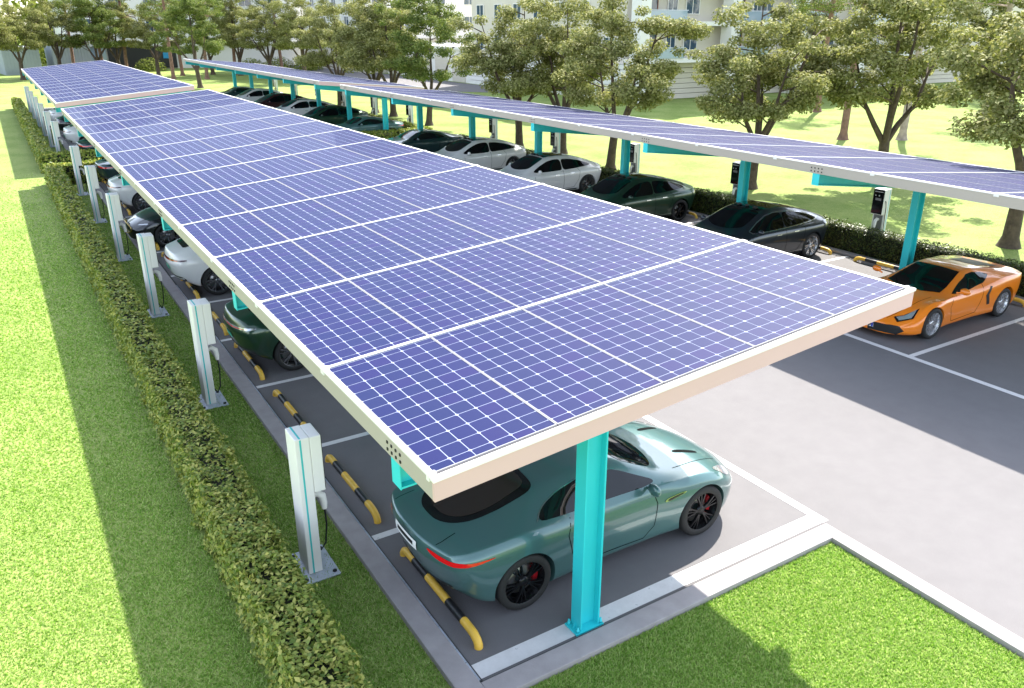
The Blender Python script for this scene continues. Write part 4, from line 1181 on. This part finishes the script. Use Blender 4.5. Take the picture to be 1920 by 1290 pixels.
# ---- trees
def tree_variant(seed, fork=1.9, height=9.2, rad=2.75, nleaf=31000, base_r=0.21, lsz=0.135, low=3.1):
    rng = np.random.default_rng(seed); rnd = random.Random(seed)
    wood = MB()
    # flared base and trunk
    lean = (rnd.uniform(-0.12,0.12), rnd.uniform(-0.12,0.12))
    pts = [(0,0,-0.1),(0,0,0.05),(lean[0]*0.05,lean[1]*0.05,0.3),(lean[0]*0.4,lean[1]*0.4,fork*0.55),(lean[0],lean[1],fork)]
    wood.tube(pts, [base_r*1.9, base_r*1.5, base_r*1.08, base_r*0.95, base_r*0.9], 12)
    tips = []
    nl = rnd.randint(4,5)
    for i in range(nl):
        a = 2*math.pi*(i+rnd.uniform(-0.25,0.25))/nl
        central = (i == 0)
        top = height*(0.82 if central else rnd.uniform(0.55,0.75)); out = 0.35 if central else rad*rnd.uniform(0.45,0.75)
        z0 = fork-0.12; P0 = Vector((lean[0],lean[1],z0))
        E = P0 + Vector((math.cos(a)*out, math.sin(a)*out, top-z0))
        mid = P0.lerp(E, 0.45) + Vector((math.cos(a)*out*0.12, math.sin(a)*out*0.12, -0.1))
        path = [P0, P0.lerp(mid,0.5)+Vector((rnd.uniform(-.06,.06),rnd.uniform(-.06,.06),0)), mid, mid.lerp(E,0.5)+Vector((rnd.uniform(-.12,.12),rnd.uniform(-.12,.12),0)), E]
        wood.tube(path, [base_r*0.62, base_r*0.5, base_r*0.36, base_r*0.22, base_r*0.08], 8)
        for q in range(7):
            f = rnd.uniform(0.3, 1.0); i0 = min(3, int(f*4)); b0 = path[i0].lerp(path[i0+1], f*4-i0)
            a2 = a + rnd.uniform(-1.3,1.3) if not central else rnd.uniform(0,6.28)
            l2 = rad*rnd.uniform(0.35,0.75)
            e2 = b0 + Vector((math.cos(a2)*l2, math.sin(a2)*l2, rnd.uniform(-0.15,0.9)))
            if e2.z < low+0.3: e2.z = low+0.3+rnd.random()*0.4
            wood.tube([b0, b0.lerp(e2,0.5)+Vector((0,0,0.1)), e2], [base_r*0.16, base_r*0.11, base_r*0.04], 5, caps=False)
            tips += [e2, b0.lerp(e2,0.7)]
        tips.append(E)
    # leaf clumps: at the tips and through an irregular crown shell
    cz = (low+height)/2; rz = (height-low)/2
    C = [np.array(t_) for t_ in tips]
    while len(C) < 112:
        d = rng.normal(0,1,3); d /= np.linalg.norm(d); rr = rng.random()**0.35
        wob = 1+0.16*math.sin(3*math.atan2(d[1],d[0])+seed)+0.12*math.sin(5*d[2]+seed*2)
        p_ = np.array((d[0]*rad*rr*wob, d[1]*rad*rr*wob, cz+d[2]*rz*rr*wob))
        if p_[2] < low+0.1: continue
        C.append(p_)
    C = np.array(C)
    csz = 0.26+0.36*rng.random(len(C))
    per = rng.multinomial(nleaf, (csz**2)/np.sum(csz**2))
    P, N = [], []
    for c, s_, n in zip(C, csz, per):
        d = rng.normal(0,1,(n,3)); d /= np.linalg.norm(d,axis=1,keepdims=True)
        r_ = rng.random(n)**0.45
        q = c + d*r_[:,None]*s_*np.array((1.25,1.25,0.72))
        P.append(q); N.append(d*0.6+np.array((0,0,0.7)))
    P = np.concatenate(P); N = np.concatenate(N)
    V,F = leaf_quads(P, N, lsz, 0.5, 0.6)
    return wood, (V,F)
TREES = []
for sd, lm in ((3,'leaf_tree'),(8,'leaf_tree'),(15,'leaf_tree_green'),(21,'leaf_tree')):
    w_, (V_,F_) = tree_variant(sd, fork=random.uniform(1.6,2.0))
    TREES.append((w_.mesh('trunk', ['bark']), quads_mesh('crown', V_, F_, [lm])))
def tree(x, y, var, label, s=1.0, rz=0.0, group='broadleaf trees on the lawn'):
    t = thing('broadleaf_tree', label, 'tree', (x,y,0), rz, group); t.scale = (s,s,s)
    link('trunk', TREES[var][0], t); link('crown', TREES[var][1], t)
    return t
TL = [(24.2,11.7,0,1.0,0.3,'broadleaf tree at the right edge of the picture, behind the orange car'),
      (29.7,19.8,1,1.02,1.1,'broadleaf tree with a dark forked trunk, in front of the pale leaning pine'),
      (24.6,21.9,3,0.90,2.2,'broadleaf tree with spreading limbs, rising behind the black saloon'),
      (22.6,28.2,1,0.90,3.0,'broadleaf tree behind the dark green car and the charging post'),
      (23.6,33.3,0,0.9,4.0,'middle broadleaf tree of three close trunks behind the white cars'),
      (22.7,35.9,3,0.92,5.2,'broadleaf tree behind the farther white fastback of the right row'),
      (23.3,47.6,2,0.92,0.8,'broadleaf tree with dark green crown past the right cross hedge'),
      (23.6,53.8,1,1.0,1.9,'nearest of three close broadleaf trees behind the far right carport'),
      (23.4,56.6,3,1.0,2.7,'middle of three close broadleaf trees behind the far right carport'),
      (22.6,61.5,0,0.95,3.9,'farthest of three close broadleaf trees behind the far right carport'),
      (18.0,88.7,2,1.05,4.6,'broadleaf tree standing alone on the lawn at the far end of the right carport'),
      (30.0,92.0,0,1.1,0.2,'broadleaf tree by the service road, before the white block corner'),
      (28.5,100.0,3,1.1,1.4,'broadleaf tree left of the one by the service road'),
      (27.0,108.0,1,1.1,2.5,'broadleaf tree farther left, before the low white wall'),
      (24.5,112.0,2,1.1,3.3,'broadleaf tree with dark green crown beyond the lone lawn tree'),
      (18.0,112.0,3,1.1,5.0,'broadleaf tree between the lone lawn tree and the dark shopfront'),
      (14.5,118.0,1,1.1,0.6,'broadleaf tree before the dark shopfront'),
      (11.5,114.0,2,1.1,1.6,'broadleaf tree at the far end of the left carport'),
      (7.6,116.0,0,1.1,2.9,'broadleaf tree left of the far carport end, before the grey shed'),
      (3.4,112.4,3,1.1,4.2,'broadleaf tree before the larger grey shed'),
      (0.0,106.0,1,1.15,5.5,'broadleaf tree at the left edge of the picture'),
      (58.0,46.5,0,1.0,1.7,'broadleaf tree before the middle bay of the white apartment block'),
      (72.0,40.0,1,1.15,2.6,'broadleaf tree on the lawn right of the white apartment block'),
      (84.0,33.0,3,1.2,3.6,'broadleaf tree far off on the right lawn'),
      (60.0,22.0,2,1.1,4.4,'broadleaf tree on the right lawn behind the edge tree')]
for (x,y,v,s,rz,lb) in TL: tree(x,y,v,lb,s,rz)

def pine_variant(seed, barkm, h=13.0, lean=0.8):
    rnd = random.Random(seed); w = MB()
    pts = [(0,0,-0.1),(0,0,0.06),(lean*0.02,0,0.4),(lean*0.25,0.03,h*0.3),(lean*0.6,-0.05,h*0.62),(lean,0.0,h)]
    w.tube(pts, [0.42,0.32,0.21,0.185,0.15,0.06], 10)
    rng = np.random.default_rng(seed); P, N = [], []
    for i in range(46):
        z = h*(0.58+0.42*rnd.random()); a = rnd.uniform(0,6.28); l = 2.2*(1.15-z/h)*2.0+0.4
        c = np.array((lean*z/h+math.cos(a)*l*rnd.uniform(.3,1), math.sin(a)*l*rnd.uniform(.3,1), z))
        w.tube([(lean*z/h*0.95,0,z-0.3), tuple(c)], [0.04,0.012], 4, caps=False)
        n = 90; d = rng.normal(0,1,(n,3)); d /= np.linalg.norm(d,axis=1,keepdims=True)
        P.append(c+d*(rng.random(n)**0.4)[:,None]*np.array((0.75,0.75,0.4))); N.append(d)
    V,F = leaf_quads(np.concatenate(P), np.concatenate(N), 0.22, 0.4, 0.3)
    return w.mesh('trunk', [barkm]), quads_mesh('crown', V, F, ['leaf_tree_green'])
PINES = [pine_variant(5,'bark_pine'), pine_variant(9,'bark_pine',12,-0.7), pine_variant(13,'bark_pale',12.5,0.9)]
PL = [(42.6,27.5,2,'tall pale pine trunk standing in the sun on the right lawn'),(39.9,29.3,0,'tall brown pine trunk on the shaded right lawn, left of the pale one'),
      (51.2,40.1,1,'tall brown pine trunk beside the white apartment block'),(53.2,29.0,2,'pale pine trunk farther right on the lawn'),
      (18.5,105.3,1,'tall pine trunk left of the lone lawn tree'),(20.7,111.4,0,'tall pine trunk just behind the lone lawn tree'),(21.8,103.0,1,'tall pine trunk right of the lone lawn tree'),
      (26.8,110.0,1,'leaning pale brown pine trunk above the far right carport end'),(32.0,107.0,0,'tall pine trunk before the low bushes by the white wall'),
      (15.1,117.0,1,'leaning pine trunk before the dark shopfront'),(12.7,119.0,0,'tall pine trunk at the left end of the dark shopfront'),(9.5,121.0,1,'tall pine trunk between the grey shed and the shopfront')]
for i,(x,y,v,lb) in enumerate(PL):
    t = thing('pine_tree', lb, 'tree', (x,y,0), i*0.37 if v != 2 else 0.2, 'tall pines on the lawn')
    link('trunk', PINES[v][0], t); link('crown', PINES[v][1], t)

# far wood behind everything
cs = []
for i in range(900):
    a = RNG.random(); x = -70 + a*330; y = 150+RNG.random()*25 if x < 90 else 150-(x-90)*0.45+RNG.random()*20
    cs.append((x,y,RNG.random()*13))
cs = np.array(cs); n_ = 45
d = RNG.normal(0,1,(len(cs),n_,3)); d /= np.linalg.norm(d,axis=2,keepdims=True)
P = (cs[:,None,:]+d*(RNG.random((len(cs),n_,1))**0.4)*2.6).reshape(-1,3); N = d.reshape(-1,3)+np.array((0,0,0.5))
P[:,2] = np.maximum(P[:,2],0.1)
V,F = leaf_quads(P,N,1.1,0.5,0.7)
o = link('far_wood', quads_mesh('far_wood',V,F,['leaf_far'])); o['kind'] = 'stuff'; o['label'] = 'mass of trees closing the view behind the buildings'
# low bushes by the white wall at the far left
def bush(x,y,rx,rz,label):
    n = 1500; d = RNG.normal(0,1,(n,3)); d /= np.linalg.norm(d,axis=1,keepdims=True); d[:,2] = np.abs(d[:,2])
    P = np.array((x,y,0))+d*(RNG.random(n)**0.35)[:,None]*np.array((rx,rx*0.7,rz))
    V,F = leaf_quads(P, d+np.array((0,0,.4)), 0.22, 0.5, 0.6)
    o = link('bush', quads_mesh('bush', V-np.array((x,y,0)), F, ['leaf_far']), None, (x,y,0)); tag(o, label, 'bush', 'bushes along the far wall')
bush(31,118,2.2,1.7,'yellow-green bush right of the far right carport end'); bush(34.5,117,2.4,1.9,'yellow-green bush in the middle below the white wall')
bush(38,115,2.2,1.6,'yellow-green bush next to the stepped white block'); bush(19,124,2.2,1.8,'low bush right of the dark shopfront')

# ------------------------------------------------------------------ buildings
def window(parent, x, y, z, w, h, facing, glass='window_glass', frame='wall_white', d=0.08):
    """facing: 'y-' or 'x-'; frame with a recessed pane and a mullion"""
    f = MB(); q = MB(); t_ = 0.07
    def bx(b, a0,a1,z0,z1,d0,d1):
        if facing == 'y-': b.box(x+a0,x+a1,y+d0,y+d1,z+z0,z+z1)
        else: b.box(x+d0,x+d1,y+a0,y+a1,z+z0,z+z1)
    bx(f,-w/2,w/2,0,t_,-d,0.02); bx(f,-w/2,w/2,h-t_,h,-d,0.02); bx(f,-w/2,-w/2+t_,t_,h-t_,-d,0.02); bx(f,w/2-t_,w/2,t_,h-t_,-d,0.02); bx(f,-0.03,0.03,t_,h-t_,-d+0.02,0.02)
    fo = obj('window', f, frame, parent)
    bx(q,-w/2+t_,w/2-t_,t_,h-t_,-0.03,-0.02); obj('pane', q, glass, fo)
def courses(parent, x0,x1,y0,y1,z0,z1, step=0.42, m_='wall_white'):
    w = MB(); z = z0
    w.box(x0+0.03,x1-0.03,y0+0.03,y1-0.03,z0,z1)
    while z < z1-0.05:
        zz = min(z+step-0.03, z1); w.box(x0,x1,y0,y1,z,zz); z += step
    return obj('wall', w, m_, parent)

# white apartment block: corner at (44.2, 52.4)
B = thing('apartment_block', 'white apartment block with corner pillars and glass balconies behind the right trees', 'building', (44.2,52.4,0), 0)
bo_ = B.location
class Sub:
    pass
def rel(b): 
    b.v = [(x-44.2,y-52.4,z) for x,y,z in b.v]; return b
_obj = obj
def bobj(nm, mb, m_, parent=B): return _obj(nm, rel(mb), m_, parent)
def bwin(x,y,z,w,h,f,glass='window_glass',frame='wall_white'): window(B, x-44.2, y-52.4, z, w, h, f, glass, frame)
HB = 22.0
w = MB(); z = 0.0
w.box(44.6,110,54.4,80,0,HB); bobj('wall', w, 'wall_cream')
# ground floor cladding courses along the lawn side
w = MB(); z = 0.0
while z < 2.95:
    w.box(46.0,110,54.0,54.39,z+0.02,min(2.95,z+0.40)); z += 0.42
bobj('plinth_courses', w, 'wall_cream')
for i,xp_ in enumerate((44.4,54.4,63.0,72.0,81.0)):
    w = MB(); w.box(xp_,xp_+1.0,52.4,53.6,0,HB); bobj('pillar', w, 'wall_white')
    w = MB(); w.box(xp_-0.05,xp_+1.05,52.35,53.65,0,0.25); bobj('pillar_base', w, 'wall_white')
for fl in range(7):
    z = 3.0+fl*2.85
    w = MB(); w.box(44.5,90,52.7,54.38,z,z+0.35); bobj('floor_slab', w, 'wall_white')
    for xb_ in (45.45, 55.45, 64.05, 73.05):
        w = MB(); w.box(xb_+0.05,xb_+4.0,52.62,52.68,z+0.36,z+1.15); pa = bobj('balcony_panel', w, 'balcony_glass')
        w = MB(); w.box(xb_,xb_+4.1,52.60,52.70,z+1.16,z+1.22); bobj('balcony_rail', w, 'galv')
        bwin(xb_+1.3, 54.36, z+0.4, 2.0, 2.1, 'y-', 'window_glass', 'frame_brown')
        bwin(xb_+3.9, 54.36, z+0.9, 1.1, 1.3, 'y-')
    for xb_ in (51.6, 60.6, 69.6):
        bwin(xb_, 54.36, z+0.9, 1.6, 1.4, 'y-')
for xb_ in (47.0, 57.0, 66.0): 
    bwin(xb_, 53.96, 0.1, 2.0, 2.75, 'y-', 'green_glass')
# side facing the service road
w = MB(); z = 0.0
while z < 2.95:
    w.box(44.2,44.58,53.7,80,z+0.02,min(2.95,z+0.40)); z += 0.42
bobj('plinth_courses', w, 'wall_white')
for fl in range(7):
    for yy_ in np.arange(56.5, 79, 3.6): bwin(44.57, float(yy_), 3.5+fl*2.85, 1.5, 1.5, 'x-')
# long low wing along the road and a taller stepped block at its end
B2 = thing('garage_wing', 'low white garage wing with wide doors along the service road', 'building', (44.2,80.2,0), 0)
w = MB(); w.box(0.2,16,0,22,0,3.4); obj('wall', w, 'wall_white', B2)
w = MB(); w.box(-0.1,16.2,-0.1,22.1,3.4,3.7); obj('roof', w, 'wall_white', B2)
for k in range(5):
    w = MB()
    for j in range(7): w.box(0.12,0.2,1.0+k*4.2,4.0+k*4.2,0.05+j*0.38,0.05+j*0.38+0.36)
    obj('garage_door', w, 'wall_cream', B2)
B3 = thing('stepped_block', 'tall white stepped apartment block where the service road ends', 'building', (42.0,104,0), 0)
w = MB(); z = 0
while z < 4.1:
    w.box(0,30,0,25,z+0.03,z+0.68); w.box(0.05,29.95,0.05,24.95,z,z+0.03) ; z += 0.7
obj('plinth_courses', w, 'wall_cream', B3)
w = MB(); w.box(0.8,30,0.8,25,4.2,26); obj('wall', w, 'wall_white', B3)
w = MB(); w.box(-0.1,30.1,-0.1,25.1,4.2,4.5); obj('ledge', w, 'wall_white', B3)
for fl in range(6):
    for k in range(6):
        window(B3, 2.5+k*4.5, 0.78, 5.4+fl*3.0, 1.7, 1.6, 'y-')
    for k in range(5):
        window(B3, 0.78, 3+k*4.5, 5.4+fl*3.0, 1.7, 1.6, 'x-')
# far white hall with the dark shopfront
B4 = thing('white_hall', 'long white hall with a dark shopfront beyond the far left carport', 'building', (10,131,0), 0)
w = MB(); w.box(0,36,0,20,0,16); obj('wall', w, 'wall_white', B4)
w = MB(); w.box(4.8,13.8,-0.25,-0.02,0.1,3.0); obj('shopfront', w, 'dark_front', B4)
w = MB(); w.box(0.4,4.6,-0.2,-0.02,1.2,3.0); obj('awning_panel', w, 'balcony_glass', B4)
w = MB(); w.box(12.0,13.0,-0.32,-0.26,1.4,2.2); obj('shop_sign', w, 'blue_sign', B4)
w = MB(); w.box(-0.2,36.2,-0.5,0,3.1,3.5); obj('canopy_band', w, 'wall_white', B4)
for fl in range(3):
    for k in range(8): window(B4, 2.5+k*4.4, -0.02, 5.0+fl*3.4, 1.9, 1.7, 'y-')
# grey sheds at the far left
def shed(x,y,w_,d_,h_,label):
    t = thing('storage_shed', label, 'shed', (x,y,0), 0.12, 'grey sheds at the far left')
    b = MB(); b.box(0.04,w_-0.04,0.04,d_,0,h_); obj('wall', b, 'wall_grey', t)
    k = 0.0; b = MB()
    while k < w_-0.05:
        b.box(k,min(w_,k+0.34),0,0.035,0.3,h_-0.05); k += 0.38
    obj('cladding', b, 'wall_grey', t)
    b = MB(); b.box(-0.15,w_+0.15,-0.15,d_+0.15,h_,h_+0.15); obj('roof', b, 'wall_white', t)
shed(2.0,123.5,4.2,5,3.2,'larger grey clad shed at the far left edge'); shed(7.6,124.5,4.6,5,3.6,'smaller grey clad shed beside the white hall')

# ------------------------------------------------------------------ grass blades near the camera
def blades(n, x0,x1,y0,y1, h, keep):
    P = np.column_stack([x0+RNG.random(n)*(x1-x0), y0+RNG.random(n)*(y1-y0), np.zeros(n)])
    P = P[keep(P)]; n = len(P)
    hh = h*(0.6+0.7*RNG.random(n)); w = 0.0055+0.004*RNG.random(n); a = RNG.random(n)*6.283
    dist = np.hypot(P[:,0],P[:,1]); w = w*np.clip(dist/8, 1, 3.0); 
    dx = np.column_stack([np.cos(a),np.sin(a),np.zeros(n)])*w[:,None]
    lean = RNG.normal(0,0.55,(n,2))
    T = P + np.column_stack([lean[:,0]*hh, lean[:,1]*hh, hh])
    V = np.stack([P-dx, P+dx, T], axis=1).reshape(-1,3)
    return V
def not_hedge(P): return ~((P[:,0] > 1.16) & (P[:,0] < 1.78) & (P[:,1] > 2.9))
def thin(P):           # fewer blades with distance, so the lawn's own texture takes over without an edge
    return RNG.random(len(P)) < np.clip((6.5/P[:,1])**1.7, 0, 1)*np.clip((42.0-P[:,1])/20.0, 0, 1)
VV = [blades(1500000, -6.0, 2.66, 4.0, 42.0, 0.030, lambda P: thin(P) & not_hedge(P) & (P[:,0] > -0.75*P[:,1]+3.2)),
      blades(140000, 2.3, 7.78, 2.0, 5.02, 0.030, lambda P: (P[:,1]*0 == 0)),
      blades(9000, 2.95, 8.0, 37.55, 40.2, 0.05, lambda P: P[:,0] > 0)]
V = np.concatenate(VV); F = np.arange(len(V)).reshape(-1,3)
o = link('grass', quads_mesh('grass', V, F, ['grass_blade'])); o['kind'] = 'stuff'; o['label'] = 'short mown grass blades on the near lawns'
